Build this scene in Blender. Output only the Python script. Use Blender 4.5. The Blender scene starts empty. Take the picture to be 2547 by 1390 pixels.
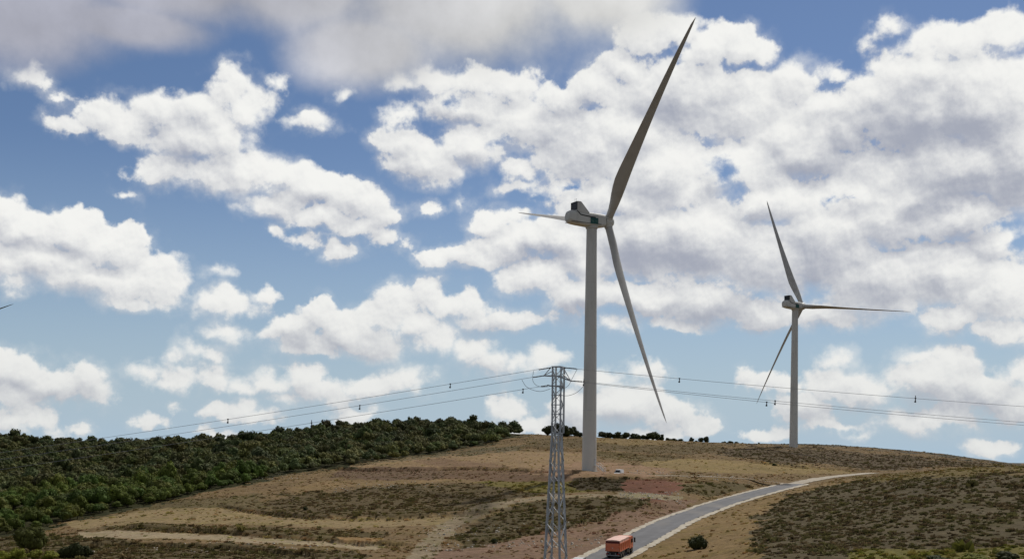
import bpy, math, random
import numpy as np
from mathutils import Vector, Matrix
R = math.radians
rng = np.random.default_rng(7); random.seed(7)

# ------------------------------------------------------------------ camera
CX, FP, HR, ROLL = 1273.5, 2811.0, 1092.9, 0.01086      # photo pixels: centre column, focal length, eye level row, roll
CR, SR = math.cos(ROLL), math.sin(ROLL)
sc = bpy.context.scene
col = sc.collection
cam_d = bpy.data.cameras.new('camera'); cam = bpy.data.objects.new('camera', cam_d); col.objects.link(cam)
cam_d.sensor_width = 36; cam_d.lens = FP / 2547 * 36; cam_d.shift_y = (HR - 695) / 2547
cam_d.clip_start = 0.5; cam_d.clip_end = 20000
cam.matrix_world = Matrix(((CR, -SR, 0, 0), (0, 0, -1, 0), (SR, CR, 0, 0), (0, 0, 0, 1)))
sc.camera = cam

def ray(px, py):
    X, Y = (px - CX) / FP, (HR - py) / FP
    return X * CR - Y * SR, X * SR + Y * CR               # x/depth, z/depth
def at(px, py, Y):
    a, b = ray(px, py); return Vector((a * Y, Y, b * Y))
def topix(x, y, z):
    X, Yv = x / y, z / y
    return CX + FP * (X * CR + Yv * SR), HR - FP * (Yv * CR - X * SR)

# ------------------------------------------------------------------ light
SUN_AZ, SUN_EL = R(32), R(52)
sun_d = bpy.data.lights.new('sun', 'SUN'); sun = bpy.data.objects.new('sun', sun_d); col.objects.link(sun)
sun_d.energy = 3.0; sun_d.angle = R(3.0); sun_d.color = (1.0, 0.96, 0.90)
sd = Vector((math.sin(SUN_AZ) * math.cos(SUN_EL), math.cos(SUN_AZ) * math.cos(SUN_EL), math.sin(SUN_EL)))
sun.rotation_euler = sd.to_track_quat('Z', 'Y').to_euler()
vs = sc.view_settings
vs.view_transform = 'Standard'; vs.look = 'None'; vs.exposure = 0; vs.gamma = 1; vs.use_curve_mapping = False

def lin(c):
    return tuple(((v / 255) / 12.92 if v <= 10 else (((v / 255) + .055) / 1.055) ** 2.4) for v in c)

# ------------------------------------------------------------------ world: sky texture + cumulus clouds by direction
W = bpy.data.worlds.new('World'); sc.world = W; W.use_nodes = True
nt = bpy.data.node_groups.new('cumulus_sky', 'ShaderNodeTree')
nt.interface.new_socket('Sky', in_out='OUTPUT', socket_type='NodeSocketShader'); N = nt.nodes.new; Lk = nt.links.new
def setin(s, v):
    if hasattr(v, 'is_output'): Lk(v, s)
    elif v is not None: s.default_value = v
def mth(op, a, b=None, c=None, clamp=False):
    n = N('ShaderNodeMath'); n.operation = op; n.use_clamp = clamp
    setin(n.inputs[0], a); setin(n.inputs[1], b); setin(n.inputs[2], c); return n.outputs[0]
def vmt(op, a, b=None, c=None, out=0):
    n = N('ShaderNodeVectorMath'); n.operation = op
    setin(n.inputs[0], a); setin(n.inputs[1], b); setin(n.inputs[2], c)
    return n.outputs['Value'] if op in ('LENGTH', 'DOT_PRODUCT', 'DISTANCE') else n.outputs[0]
def vscale(a, s):
    n = N('ShaderNodeVectorMath'); n.operation = 'SCALE'; setin(n.inputs[0], a); setin(n.inputs['Scale'], s); return n.outputs[0]
def noise(vec, scale, detail, rough=.5, lac=2.0):
    n = N('ShaderNodeTexNoise'); n.noise_dimensions = '3D'; Lk(vec, n.inputs['Vector'])
    n.inputs['Scale'].default_value = scale; n.inputs['Detail'].default_value = detail
    n.inputs['Roughness'].default_value = rough; n.inputs['Lacunarity'].default_value = lac; return n
def ramp01(v, a, b, smooth=True):
    n = N('ShaderNodeMapRange'); n.interpolation_type = 'SMOOTHSTEP' if smooth else 'LINEAR'
    setin(n.inputs['Value'], v); n.inputs['From Min'].default_value = a; n.inputs['From Max'].default_value = b
    n.inputs['To Min'].default_value = 0; n.inputs['To Max'].default_value = 1; return n.outputs[0]
def cmix(f, a, b):
    n = N('ShaderNodeMix'); n.data_type = 'RGBA'; setin(n.inputs[0], f)
    for k, v in ((6, a), (7, b)):
        if isinstance(v, tuple): v = (*v, 1) if len(v) == 3 else v
        setin(n.inputs[k], v)
    return n.outputs[2]
tc = N('ShaderNodeTexCoord'); DIR = vmt('NORMALIZE', tc.outputs['Generated'])
sep = N('ShaderNodeSeparateXYZ'); Lk(DIR, sep.inputs[0])
AZ = mth('ARCTAN2', sep.outputs[0], sep.outputs[1]); EL = mth('ARCSINE', sep.outputs[2])
comb = N('ShaderNodeCombineXYZ'); Lk(mth('MULTIPLY', AZ, FP), comb.inputs[0]); Lk(mth('MULTIPLY', EL, FP), comb.inputs[1])
P0 = comb.outputs[0]                                      # direction as (azimuth, elevation) in 1/2811 rad
w1 = noise(DIR, 30, 5, .55)
warp = vmt('MULTIPLY', vmt('SUBTRACT', w1.outputs['Color'], (.5, .5, .5)), (110, 85, 0))
P = vmt('ADD', P0, warp)
n_edge = noise(DIR, 34, 9, .57).outputs[0]
n_soft = noise(DIR, 22, 6, .5).outputs[0]
n_off = noise(vmt('ADD', DIR, (.004, 0, .0085)), 22, 6, .5).outputs[0]
n_fin = noise(vmt('ADD', DIR, (.0012, 0, .0028)), 34, 9, .57).outputs[0]
relief = mth('ADD', mth('SUBTRACT', n_soft, n_off), mth('MULTIPLY', mth('SUBTRACT', n_edge, n_fin), 1.5))
n_big = noise(DIR, 9, 4, .55).outputs[0]
EDGE = mth('MULTIPLY', mth('SUBTRACT', n_edge, .5), 112)
sky = N('ShaderNodeTexSky'); sky.sky_type = 'NISHITA'; sky.sun_disc = False
sky.sun_elevation = SUN_EL; sky.sun_rotation = SUN_AZ; sky.altitude = 900; sky.air_density = 1.0; sky.dust_density = .6; sky.ozone_density = 2.0
SKYS = 0.1
hz = ramp01(EL, -.02, .38, False)
skyc = vmt('MULTIPLY', sky.outputs[0], (1, 1, 1))
gm = N('ShaderNodeMix'); gm.data_type = 'RGBA'; Lk(hz, gm.inputs[0])
gm.inputs[6].default_value = (.60, .62, .69, 1); gm.inputs[7].default_value = (.55, .60, .68, 1)
skyc = vmt('MULTIPLY', skyc, gm.outputs[2])
skyc = cmix(mth('POWER', ramp01(EL, .25, -.01, False), 1.45), skyc, tuple(v / SKYS for v in lin((170, 192, 209))))
def K(c): return tuple(v / SKYS for v in lin(c))

def uv(px, py):
    a, b = ray(px, py); az = math.atan(a); el = math.atan(b * math.cos(az)); return az * FP, el * FP
BL = """180,305,50,20 250,285,60,42 265,255,28,25 330,320,90,45 420,290,80,45 500,275,70,45 575,230,48,62 590,195,30,30 620,270,60,55 670,198,34,20
480,350,120,60 560,340,90,60 430,420,95,38 600,420,110,55 520,440,110,45 700,440,100,45 790,470,100,50 880,500,85,48 690,500,110,38 800,540,90,35 900,560,70,35 960,595,55,28 945,530,50,30
88,184,40,22 765,305,50,22 720,308,28,12 0,540,90,60 60,580,110,65 180,580,90,60 290,620,100,60 120,650,150,60 230,690,150,55 350,700,110,55 330,745,100,28 390,650,50,30 440,700,45,22 40,700,60,25 0,640,100,60
560,755,75,32 500,735,45,15 600,770,60,25 670,740,34,20 560,825,46,22 515,870,40,20 440,893,32,12
0,925,75,45 70,930,70,42 130,955,90,45 210,950,52,52 240,980,42,25 50,980,90,30 50,1030,74,30 180,1068,27,15 0,1055,60,20
370,925,42,24 430,940,60,32 530,940,50,32 600,960,60,24 680,950,60,30 760,940,60,37 790,970,80,35 850,985,50,30 880,1030,60,25 720,990,60,20 425,1000,28,12 550,1020,40,15 610,1010,42,27 640,1030,45,14 380,1045,30,18 540,1078,37,12
800,790,60,45 740,820,70,35 665,832,38,17 860,830,100,60 800,860,120,35 920,850,100,50 990,760,50,47 960,800,70,45 1050,810,70,45 1080,850,60,40 1080,730,45,32 1150,760,70,42 1200,790,80,35 1280,800,70,25 1330,790,45,22 1180,870,60,42 1220,900,70,37 1280,900,60,30 1360,890,50,24 920,960,80,27 1010,940,70,30 1050,955,50,20
1270,1020,50,32 1330,1060,90,25 1440,1020,80,60 1500,940,80,30 1600,920,60,32 1550,1000,120,60 1660,1030,80,45 1740,1060,50,30 1640,1080,100,25
1000,210,47,20 1080,200,70,34 1180,205,80,44 1270,220,70,42 1150,270,120,50 1010,290,50,27 1000,350,70,35 1060,400,110,60 1180,360,110,60 1290,310,110,70 1300,420,80,32 1400,260,80,50 1480,230,80,52 1560,170,70,52 1600,90,70,47 1680,80,70,47 1760,130,80,52 1850,130,60,42 1900,130,47,37 1960,210,70,55 2020,280,60,45
1700,250,160,100 1850,270,140,90 1450,380,150,100 1650,420,170,110 1850,430,170,100 2000,380,130,80 2100,330,90,55 2120,270,60,35 2180,290,90,60 2230,180,60,50 2290,110,62,37 2220,75,38,28 2400,110,90,45 2500,80,60,37 2450,250,160,120 2300,280,130,110 2400,420,180,100 2547,400,120,160 2200,440,120,60
1490,500,110,60 1600,600,160,110 1750,600,160,120 1400,600,110,70 1270,610,100,60 1230,545,80,27 1180,640,100,32 1100,640,47,20 1330,680,120,50 1450,730,110,60 1600,740,130,50 1750,750,130,60 1900,640,150,110 1900,780,100,40 2050,600,150,110 2200,540,130,80 2280,500,110,50 2400,530,90,55 2200,700,170,90 2350,680,150,90 2480,720,120,90 2500,820,100,40 2400,790,110,45 2050,780,120,40 1540,810,55,27 1700,800,80,27
1900,950,45,27 1960,960,60,30 2080,900,47,34 2060,960,80,47 2000,1010,90,45 2150,970,90,50 2300,950,110,50 2280,890,42,20 2370,900,60,32 2450,980,100,50 2530,930,60,37 2547,1000,80,50 2300,1040,120,30 1900,1075,60,20 2130,1085,42,20 2100,1062,70,11 2470,1110,47,22 865,240,14,10 680,575,16,14 750,598,32,14 1090,525,40,12 1150,510,24,24 860,620,42,22 640,520,32,14 520,680,30,9 2075,185,32,14 2190,95,26,16 310,480,18,10 170,240,22,10 1290,470,40,12 1480,560,50,30 1900,500,200,70 2150,480,150,60 1560,500,160,60 1720,470,120,60 2400,540,160,60 1600,330,140,80 1380,330,110,60 1950,330,110,60 2300,180,90,60 2200,230,80,60 1400,470,80,40 2330,480,120,50 1330,600,110,50 1450,640,120,60 2480,600,110,60"""
BLOBS = [tuple(map(float, b.split(','))) for b in BL.split()]
HO = "1790,425,40,30 1845,485,34,24 1395,205,30,34 1110,255,34,16 1420,470,30,14 2110,500,45,16 2500,560,40,14 2535,610,30,22 1230,350,26,12 1330,490,60,20 2060,490,30,14"
HOLES = [tuple(map(float, b.split(','))) for b in HO.split()]
DK = """450,335,85,50 490,410,80,40 150,620,140,26 230,665,80,20 850,855,160,28 760,850,90,22 1660,270,95,50 1760,240,120,50 2350,330,220,110 2500,450,160,100 2050,410,140,55 2130,370,90,40 1960,620,160,50 2080,700,170,60 1850,780,160,38 1600,780,160,34 1450,770,120,34 2050,795,130,30
1200,805,110,24 60,965,110,26 2400,1010,200,40 2100,1030,150,30 1550,1050,150,34 1230,915,80,20 2230,420,120,40 2300,620,150,40 1400,330,90,50 1330,640,120,30 1650,630,150,50 760,985,90,20 170,990,90,14 2280,540,90,30 1120,290,80,30 1120,410,90,30 760,500,110,20"""
DARK = [tuple(map(float, b.split(','))) for b in DK.split()]

def fields(items, px0, px1, py0, py1, m):
    return [b for b in items if b[0] + b[2] > px0 - m and b[0] - b[2] < px1 + m and b[1] + b[3] > py0 - m and b[1] - b[3] < py1 + m]
LEAF = [0]
def blob(b, P):
    cx, cy = uv(b[0], b[1]); rx, ry = b[2] + LEAF[0] * .003, b[3] + LEAF[0] * .003     # no two patches share a node
    v = vmt('MULTIPLY_ADD', P, (1 / rx, 1 / ry, 0), (-cx / rx, -cy / ry, 0))
    r = math.sqrt(rx * ry)
    return mth('MULTIPLY_ADD', vmt('LENGTH', v), -r, r)
def union(items, P, k=16):
    acc = None
    for b in items:
        f = blob(b, P)
        if acc is None: acc = f
        else:
            acc = mth('SMOOTH_MAX', acc, f, float(k))
    return acc if acc is not None else -200.0

# soft grey cloud along the top; overhead and behind, added to dim the light
g1 = noise(DIR, 5.0, 5, .5).outputs[0]
el_t = ramp01(mth('ADD', EL, mth('MULTIPLY', mth('SUBTRACT', g1, .5), .34)), R(20.2), R(25), True)
gd = noise(DIR, 14, 7, .55).outputs[0]
soft = None
for (x, y, rx, ry) in ((1130, 20, 470, 175), (1480, -10, 260, 120), (20, -10, 330, 170), (420, -60, 420, 130), (930, 120, 240, 120), (720, -40, 330, 130), (300, 60, 260, 60)):
    cx, cy = uv(x, y)
    v = vmt('LENGTH', vmt('MULTIPLY_ADD', P0, (1 / rx, 1 / ry, 0), (-cx / rx, -cy / ry, 0)))
    s = mth('SUBTRACT', 1.0, v); soft = s if soft is None else mth('SMOOTH_MAX', soft, s, .15)
softm = ramp01(mth('ADD', soft, mth('MULTIPLY', mth('SUBTRACT', gd, .5), .9)), -.15, .62)
backm = ramp01(mth('ABSOLUTE', AZ), R(38), R(75))
backm = mth('MULTIPLY', backm, ramp01(EL, R(6), R(20)))
overm = ramp01(EL, R(27), R(36))
grey_m = mth('MAXIMUM', mth('MAXIMUM', softm, backm), overm)
grey_c = cmix(ramp01(AZ, R(-22), R(8)), K((172, 174, 187)), K((216, 216, 214)))
grey_c = vscale(grey_c, mth('ADD', mth('MULTIPLY', g1, .7), mth('MULTIPLY_ADD', gd, .8, .22)))
softm = mth('MULTIPLY', softm, mth('MULTIPLY_ADD', ramp01(AZ, R(-22), R(-4)), .28, .66))
far_c = vscale(cmix(n_big, K((88, 92, 102)), K((132, 134, 140))), 1.0)
grey_c = cmix(mth('MAXIMUM', backm, overm), grey_c, far_c)

sharp = mth('MULTIPLY_ADD', ramp01(n_big, .38, .62), .75, .42)
def leaf(px0, px1, py0, py1):
    """one patch of the sky as its own small node group"""
    global nt, N, Lk, P
    main, mP = nt, P; LEAF[0] += 1
    g = bpy.data.node_groups.new('cloud_patch', 'ShaderNodeTree')
    names = dict(P=mP, EDGE=EDGE, n_soft=n_soft, n_big=n_big, relief=relief, skyc=skyc, grey_m=grey_m, grey_c=grey_c, sharp=sharp, EL=EL)
    for k in names:
        g.interface.new_socket(k, in_out='INPUT', socket_type='NodeSocketVector' if k == 'P' else 'NodeSocketColor' if k in ('skyc', 'grey_c') else 'NodeSocketFloat')
    g.interface.new_socket('Sky', in_out='OUTPUT', socket_type='NodeSocketShader')
    nt, N, Lk = g, g.nodes.new, g.links.new
    gi = N('NodeGroupInput'); I = {k: gi.outputs[k] for k in names}; P = I['P']
    bl = fields(BLOBS, px0, px1, py0, py1, 75)
    F = union(bl, P)
    P2 = vmt('ADD', P, (14.0 + LEAF[0] * .01, 34.0, 0.0)); F2 = union(bl, P2, 10)     # the same heap of cloud a little nearer the sun
    H = union(fields(HOLES, px0, px1, py0, py1, 75), P)
    D = union(fields(DARK, px0, px1, py0, py1, 110), P, 30)
    lit = mth('MULTIPLY_ADD', mth('SUBTRACT', F, F2), 1 / 62.0, .5)     # 1 at the sunward edge, 0 at the base
    lit = mth('ADD', lit, mth('MULTIPLY', I['relief'], 2.0))
    if not isinstance(H, float): F = mth('SMOOTH_MIN', F, mth('MULTIPLY_ADD', H, -1.0, 16.0), 26.0)
    F = mth('ADD', I['EDGE'], F)
    shp = mth('MAXIMUM', mth('MULTIPLY', I['sharp'], ramp01(lit, -.55, .6)), .26)
    cover = ramp01(mth('MULTIPLY', mth('ADD', F, 7.0), shp), -4, 16)
    veil = mth('MULTIPLY', ramp01(F, -34, 14), mth('MULTIPLY_ADD', ramp01(I['n_soft'], .45, .68), .5, .0))     # thin torn edges
    cover = mth('MAXIMUM', cover, veil)
    thick = ramp01(F, 2, 80)
    dk = ramp01(mth('ADD', D, mth('MULTIPLY', mth('SUBTRACT', I['n_soft'], .5), 110.0)), -50, 60) if not isinstance(D, float) else 0.0
    shade = mth('MULTIPLY_ADD', lit, -.54, .47)
    shade = mth('ADD', shade, mth('MULTIPLY', thick, .14))
    shade = mth('ADD', shade, mth('MULTIPLY', dk, .38))
    shade = mth('ADD', shade, mth('MULTIPLY', mth('SUBTRACT', I['n_big'], .5), .7))
    shade = ramp01(shade, -.22, 1.25)
    c = cmix(shade, K((244, 244, 241)), K((164, 169, 183)))
    lowc = ramp01(I['EL'], R(0), R(9), False)
    c = cmix(mth('MULTIPLY_ADD', lowc, -.35, .35), c, K((196, 200, 200)))
    s = cmix(cover, I['skyc'], c)
    s = cmix(I['grey_m'], s, I['grey_c'])
    bg = N('ShaderNodeBackground'); Lk(s, bg.inputs[0]); bg.inputs[1].default_value = SKYS
    go = N('NodeGroupOutput'); Lk(bg.outputs[0], go.inputs[0])
    nt, N, Lk, P = main, main.nodes.new, main.links.new, mP
    gn = N('ShaderNodeGroup'); gn.node_tree = g
    for k, v in names.items(): Lk(v, gn.inputs[k])
    return gn.outputs[0]
def rest():
    cover = ramp01(mth('ADD', mth('MULTIPLY', mth('SUBTRACT', n_big, .46), 3.0), mth('MULTIPLY', EDGE, .006)), -.1, .25)
    c = cmix(n_edge, K((150, 154, 166)), K((200, 200, 202)))
    s = cmix(cover, skyc, c); s = cmix(grey_m, s, grey_c)
    bg = N('ShaderNodeBackground'); Lk(s, bg.inputs[0]); bg.inputs[1].default_value = SKYS
    return bg.outputs[0]
def branch(coord, thr, lo, hi):
    m = N('ShaderNodeMixShader'); Lk(mth('GREATER_THAN', coord, thr), m.inputs[0]); Lk(lo, m.inputs[1]); Lk(hi, m.inputs[2]); return m.outputs[0]
sepP = N('ShaderNodeSeparateXYZ'); Lk(P0, sepP.inputs[0]); PX, PY = sepP.outputs[0], sepP.outputs[1]
def pxa(px): return uv(px, 695)[0]
def cols(xs, y0, y1):
    if len(xs) == 2: return leaf(xs[0], xs[1], y0, y1)
    m = len(xs) // 2
    return branch(PX, pxa(xs[m]), cols(xs[:m + 1], y0, y1), cols(xs[m:], y0, y1))
XS = [-10, 420, 840, 1270, 1700, 2120, 2557]
rows = branch(PY, uv(1273, 420)[1], branch(PY, uv(1273, 760)[1], cols(XS, 745, 1500), cols(XS, 405, 775)), cols(XS, -900, 435))
RST = rest()
inner = branch(PX, pxa(-60), RST, branch(PX, pxa(2607), rows, RST))
inner = branch(PY, R(26.5) * FP, inner, RST)
inner = branch(PY, -R(3) * FP, RST, inner)
go = N('NodeGroupOutput'); Lk(inner, go.inputs[0])
W.node_tree.nodes.clear()
gn = W.node_tree.nodes.new('ShaderNodeGroup'); gn.node_tree = nt
wo = W.node_tree.nodes.new('ShaderNodeOutputWorld'); W.node_tree.links.new(gn.outputs[0], wo.inputs[0])
W.cycles.sampling_method = 'MANUAL'; W.cycles.sample_map_resolution = 512


# ================================================================== helpers
def newobj(name, data, parent=None, loc=None, rotz=None):
    o = bpy.data.objects.new(name, data); col.objects.link(o)
    if parent is not None: o.parent = parent
    if loc is not None: o.location = loc
    if rotz is not None: o.rotation_euler.z = rotz
    return o
def tag(o, label=None, cat=None, group=None, kind=None):
    if label: o['label'] = label
    if cat: o['category'] = cat
    if group: o['group'] = group
    if kind: o['kind'] = kind
    return o
def npmesh(name, V, F, mats=(), smooth=False, attrs=None, mi=None):
    """V (n,3); F (m,k) with constant k"""
    V = np.asarray(V, np.float32); F = np.asarray(F, np.int32); k = F.shape[1]
    me = bpy.data.meshes.new(name)
    me.vertices.add(len(V)); me.vertices.foreach_set('co', V.ravel())
    me.loops.add(F.size); me.loops.foreach_set('vertex_index', F.ravel())
    me.polygons.add(len(F)); me.polygons.foreach_set('loop_start', np.arange(0, F.size, k, dtype=np.int32))
    if smooth: me.polygons.foreach_set('use_smooth', np.ones(len(F), bool))
    if mi is not None: me.polygons.foreach_set('material_index', np.asarray(mi, np.int32))
    for m in mats: me.materials.append(m)
    for nm, arr in (attrs or {}).items():
        arr = np.asarray(arr, np.float32)
        if arr.ndim == 1: me.attributes.new(nm, 'FLOAT', 'POINT').data.foreach_set('value', arr)
        else:
            at4 = np.ones((len(arr), 4), np.float32); at4[:, :3] = arr
            me.attributes.new(nm, 'FLOAT_COLOR', 'POINT').data.foreach_set('color', at4.ravel())
    me.update(calc_edges=True); me.validate(); return me
class MB:
    def __init__(s): s.v = []; s.f = []
    def add(s, v, f):
        b = len(s.v); s.v += [tuple(p) for p in v]; s.f += [tuple(i + b for i in q) for q in f]; return s
    def box(s, c, d, rot=None):
        c = Vector(c); hx, hy, hz = d[0] / 2, d[1] / 2, d[2] / 2
        vs = [Vector((x, y, z)) for x in (-hx, hx) for y in (-hy, hy) for z in (-hz, hz)]
        if rot is not None: vs = [rot @ v for v in vs]
        return s.add([v + c for v in vs], [(0, 1, 3, 2), (4, 6, 7, 5), (0, 4, 5, 1), (2, 3, 7, 6), (0, 2, 6, 4), (1, 5, 7, 3)])
    def bar(s, a, b, w, h=None):
        a, b = Vector(a), Vector(b); d = b - a
        q = d.to_track_quat('X', 'Z').to_matrix()
        return s.box((a + b) / 2, (d.length, w, h or w), q)
    def angle(s, a, b, w, t=.012, side=1):
        """steel angle section: two thin legs at right angles"""
        a, b = Vector(a), Vector(b); d = b - a; q = d.to_track_quat('X', 'Z').to_matrix(); c = (a + b) / 2
        s.box(c + q @ Vector((0, w / 2 * side, 0)), (d.length, w, t), q)
        return s.box(c + q @ Vector((0, 0, -w / 2 - t)), (d.length, t, w), q)
    def tube(s, pts, r, n=8, cap=True):
        pts = [Vector(p) for p in pts]; rs = r if isinstance(r, (list, tuple)) else [r] * len(pts)
        b = len(s.v); up = Vector((0, 0, 1))
        for i, p in enumerate(pts):
            d = (pts[min(i + 1, len(pts) - 1)] - pts[max(i - 1, 0)]).normalized()
            u = d.cross(up if abs(d.z) < .95 else Vector((1, 0, 0))).normalized(); w = d.cross(u)
            for k in range(n):
                a = 2 * math.pi * k / n; s.v.append(tuple(p + (u * math.cos(a) + w * math.sin(a)) * rs[i]))
        for i in range(len(pts) - 1):
            for k in range(n):
                k2 = (k + 1) % n; s.f.append((b + i * n + k, b + i * n + k2, b + (i + 1) * n + k2, b + (i + 1) * n + k))
        if cap:
            s.f.append(tuple(b + k for k in range(n))[::-1]); s.f.append(tuple(b + (len(pts) - 1) * n + k for k in range(n)))
        return s
    def loft(s, rings, cap=True, closed=True):
        b = len(s.v); n = len(rings[0])
        for r in rings: s.v += [tuple(p) for p in r]
        for i in range(len(rings) - 1):
            for k in range(n if closed else n - 1):
                k2 = (k + 1) % n; s.f.append((b + i * n + k, b + i * n + k2, b + (i + 1) * n + k2, b + (i + 1) * n + k))
        if cap: s.f.append(tuple(b + k for k in range(n))[::-1]); s.f.append(tuple(b + (len(rings) - 1) * n + k for k in range(n)))
        return s
    def build(s, name, m, parent=None, smooth=False, bevel=0, loc=None, autos=None):
        me = bpy.data.meshes.new(name); me.from_pydata(s.v, [], s.f); me.materials.append(m)
        import bmesh
        bm = bmesh.new(); bm.from_mesh(me); bmesh.ops.recalc_face_normals(bm, faces=bm.faces)
        if bevel: bmesh.ops.bevel(bm, geom=bm.edges[:], offset=bevel, segments=2, affect='EDGES', clamp_overlap=True)
        if smooth:
            for f in bm.faces: f.smooth = True
            for e in bm.edges:
                if len(e.link_faces) == 2 and e.calc_face_angle(0) > R(autos or 35): e.smooth = False
        bm.to_mesh(me); bm.free()
        return newobj(name, me, parent, loc)

# ------------------------------------------------------------------ materials
def material(name, c, rough=.7, metal=0, var=.12, scale=3.0, bump=0, attr=None, coat=0, dirt=None, spec=.4, objrand=0):
    m = bpy.data.materials.new(name); m.use_nodes = True; t = m.node_tree; b = t.nodes['Principled BSDF']
    b.inputs['Roughness'].default_value = rough; b.inputs['Metallic'].default_value = metal; b.inputs['Specular IOR Level'].default_value = spec
    b.inputs['Coat Weight'].default_value = coat
    tcn = t.nodes.new('ShaderNodeTexCoord'); n = t.nodes.new('ShaderNodeTexNoise'); n.inputs['Scale'].default_value = scale; n.inputs['Detail'].default_value = 6; n.inputs['Roughness'].default_value = .65
    t.links.new(tcn.outputs['Object'], n.inputs['Vector'])
    mr = t.nodes.new('ShaderNodeMapRange'); mr.inputs['From Min'].default_value = .25; mr.inputs['From Max'].default_value = .75
    mr.inputs['To Min'].default_value = 1 - var; mr.inputs['To Max'].default_value = 1 + var; t.links.new(n.outputs[0], mr.inputs[0])
    sc_ = t.nodes.new('ShaderNodeVectorMath'); sc_.operation = 'SCALE'; t.links.new(mr.outputs[0], sc_.inputs['Scale'])
    if attr:
        a = t.nodes.new('ShaderNodeAttribute'); a.attribute_name = attr; mu = t.nodes.new('ShaderNodeVectorMath'); mu.operation = 'MULTIPLY'
        t.links.new(a.outputs['Color'], mu.inputs[0]); mu.inputs[1].default_value = c; t.links.new(mu.outputs[0], sc_.inputs[0])
    else: sc_.inputs[0].default_value = c
    out = sc_.outputs[0]
    if dirt:
        n2 = t.nodes.new('ShaderNodeTexNoise'); n2.inputs['Scale'].default_value = dirt[1]; n2.inputs['Detail'].default_value = 8
        mp = t.nodes.new('ShaderNodeMapping'); mp.inputs['Scale'].default_value = dirt[3] if len(dirt) > 3 else (1, 1, 1)
        t.links.new(tcn.outputs['Object'], mp.inputs[0]); t.links.new(mp.outputs[0], n2.inputs['Vector'])
        r2 = t.nodes.new('ShaderNodeMapRange'); r2.inputs['From Min'].default_value = .5; r2.inputs['From Max'].default_value = .78; r2.inputs['To Max'].default_value = dirt[2]
        t.links.new(n2.outputs[0], r2.inputs[0]); mx = t.nodes.new('ShaderNodeMix'); mx.data_type = 'RGBA'
        t.links.new(r2.outputs[0], mx.inputs[0]); t.links.new(out, mx.inputs[6]); mx.inputs[7].default_value = (*dirt[0], 1); out = mx.outputs[2]
    if objrand:
        oi = t.nodes.new('ShaderNodeObjectInfo'); r3 = t.nodes.new('ShaderNodeMapRange'); r3.inputs['To Min'].default_value = 1 - objrand; r3.inputs['To Max'].default_value = 1 + objrand
        t.links.new(oi.outputs['Random'], r3.inputs[0]); s3 = t.nodes.new('ShaderNodeVectorMath'); s3.operation = 'SCALE'
        t.links.new(out, s3.inputs[0]); t.links.new(r3.outputs[0], s3.inputs['Scale']); out = s3.outputs[0]
    t.links.new(out, b.inputs['Base Color'])
    if bump:
        bp = t.nodes.new('ShaderNodeBump'); bp.inputs['Strength'].default_value = bump; bp.inputs['Distance'].default_value = .05
        t.links.new(n.outputs[0], bp.inputs['Height']); t.links.new(bp.outputs[0], b.inputs['Normal'])
    return m
M = {}
M['turbine'] = material('turbine_paint', (.66, .66, .62), .45, var=.05, scale=.25, dirt=((.30, .28, .24), .35, .45, (1, 1, .18)))
M['blade'] = material('blade_gelcoat', (.50, .49, .46), .42, var=.06, scale=.3, dirt=((.22, .18, .14), .22, .5))
M['seam'] = material('dark_seam', (.03, .03, .03), .6)
M['radiator'] = material('radiator_fins', (.02, .022, .026), .5, var=.3, scale=6)
M['teal'] = material('teal_panel', (.008, .085, .075), .5, var=.1)
M['tealtext'] = material('pale_lettering', (.16, .30, .27), .5)
M['concrete'] = material('weathered_concrete', (.38, .35, .30), .9, var=.2, scale=2, bump=.3)
M['galv'] = material('galvanised_steel', (.56, .57, .57), .55, metal=.15, var=.22, scale=1.5)
M['wire'] = material('aluminium_cable', (.50, .50, .48), .45, metal=.25)
M['insul'] = material('dark_insulator', (.05, .035, .03), .35)
M['orange'] = material('orange_truck_paint', (.70, .20, .10), .45, var=.12, scale=1.5, dirt=((.58, .36, .27), 1.3, .6))
M['orange_d'] = material('dark_red_recess', (.10, .012, .01), .6)
M['tarp'] = material('dusty_pink_tarpaulin', (.78, .52, .44), .8, var=.12, scale=1.2, bump=.4)
M['chassis'] = material('dark_chassis', (.03, .03, .032), .6, var=.2)
M['mudguard'] = material('grey_mudguard', (.34, .35, .36), .6)
M['tyre'] = material('tyre_rubber', (.018, .018, .018), .85, var=.2)
M['rim'] = material('steel_rim', (.28, .28, .28), .5, metal=.4)
M['white'] = material('white_car_paint', (.78, .78, .77), .3, coat=.5, var=.04)
M['glass'] = material('dark_car_glass', (.012, .014, .016), .08, spec=.8)
M['redlamp'] = material('red_lamp', (.35, .01, .01), .3)
M['lamp'] = material('clear_lamp', (.6, .6, .58), .15)
M['bark'] = material('pine_bark', (.10, .07, .05), .9, var=.3, scale=4)
def foliage(name, c, objrand=.22):
    m = material(name, c, .75, var=.30, scale=.9, attr='tone', spec=.15, objrand=objrand)
    b = m.node_tree.nodes['Principled BSDF']; b.inputs['Transmission Weight'].default_value = 0
    t = m.node_tree; tr = t.nodes.new('ShaderNodeBsdfTranslucent'); ms = t.nodes.new('ShaderNodeMixShader'); ms.inputs[0].default_value = .18
    src = b.inputs['Base Color'].links[0].from_socket; t.links.new(src, tr.inputs[0])
    out = [n for n in t.nodes if n.type == 'OUTPUT_MATERIAL'][0]
    t.links.new(b.outputs[0], ms.inputs[1]); t.links.new(tr.outputs[0], ms.inputs[2]); t.links.new(ms.outputs[0], out.inputs[0]); return m
M['pine'] = foliage('pine_needles', (.085, .098, .036))
M['scrub'] = foliage('scrub_twigs', (1, 1, 1), 0)
M['broom'] = foliage('yellow_green_broom', (.24, .25, .04))
M['bush'] = foliage('dark_bush', (.055, .065, .022))

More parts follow.
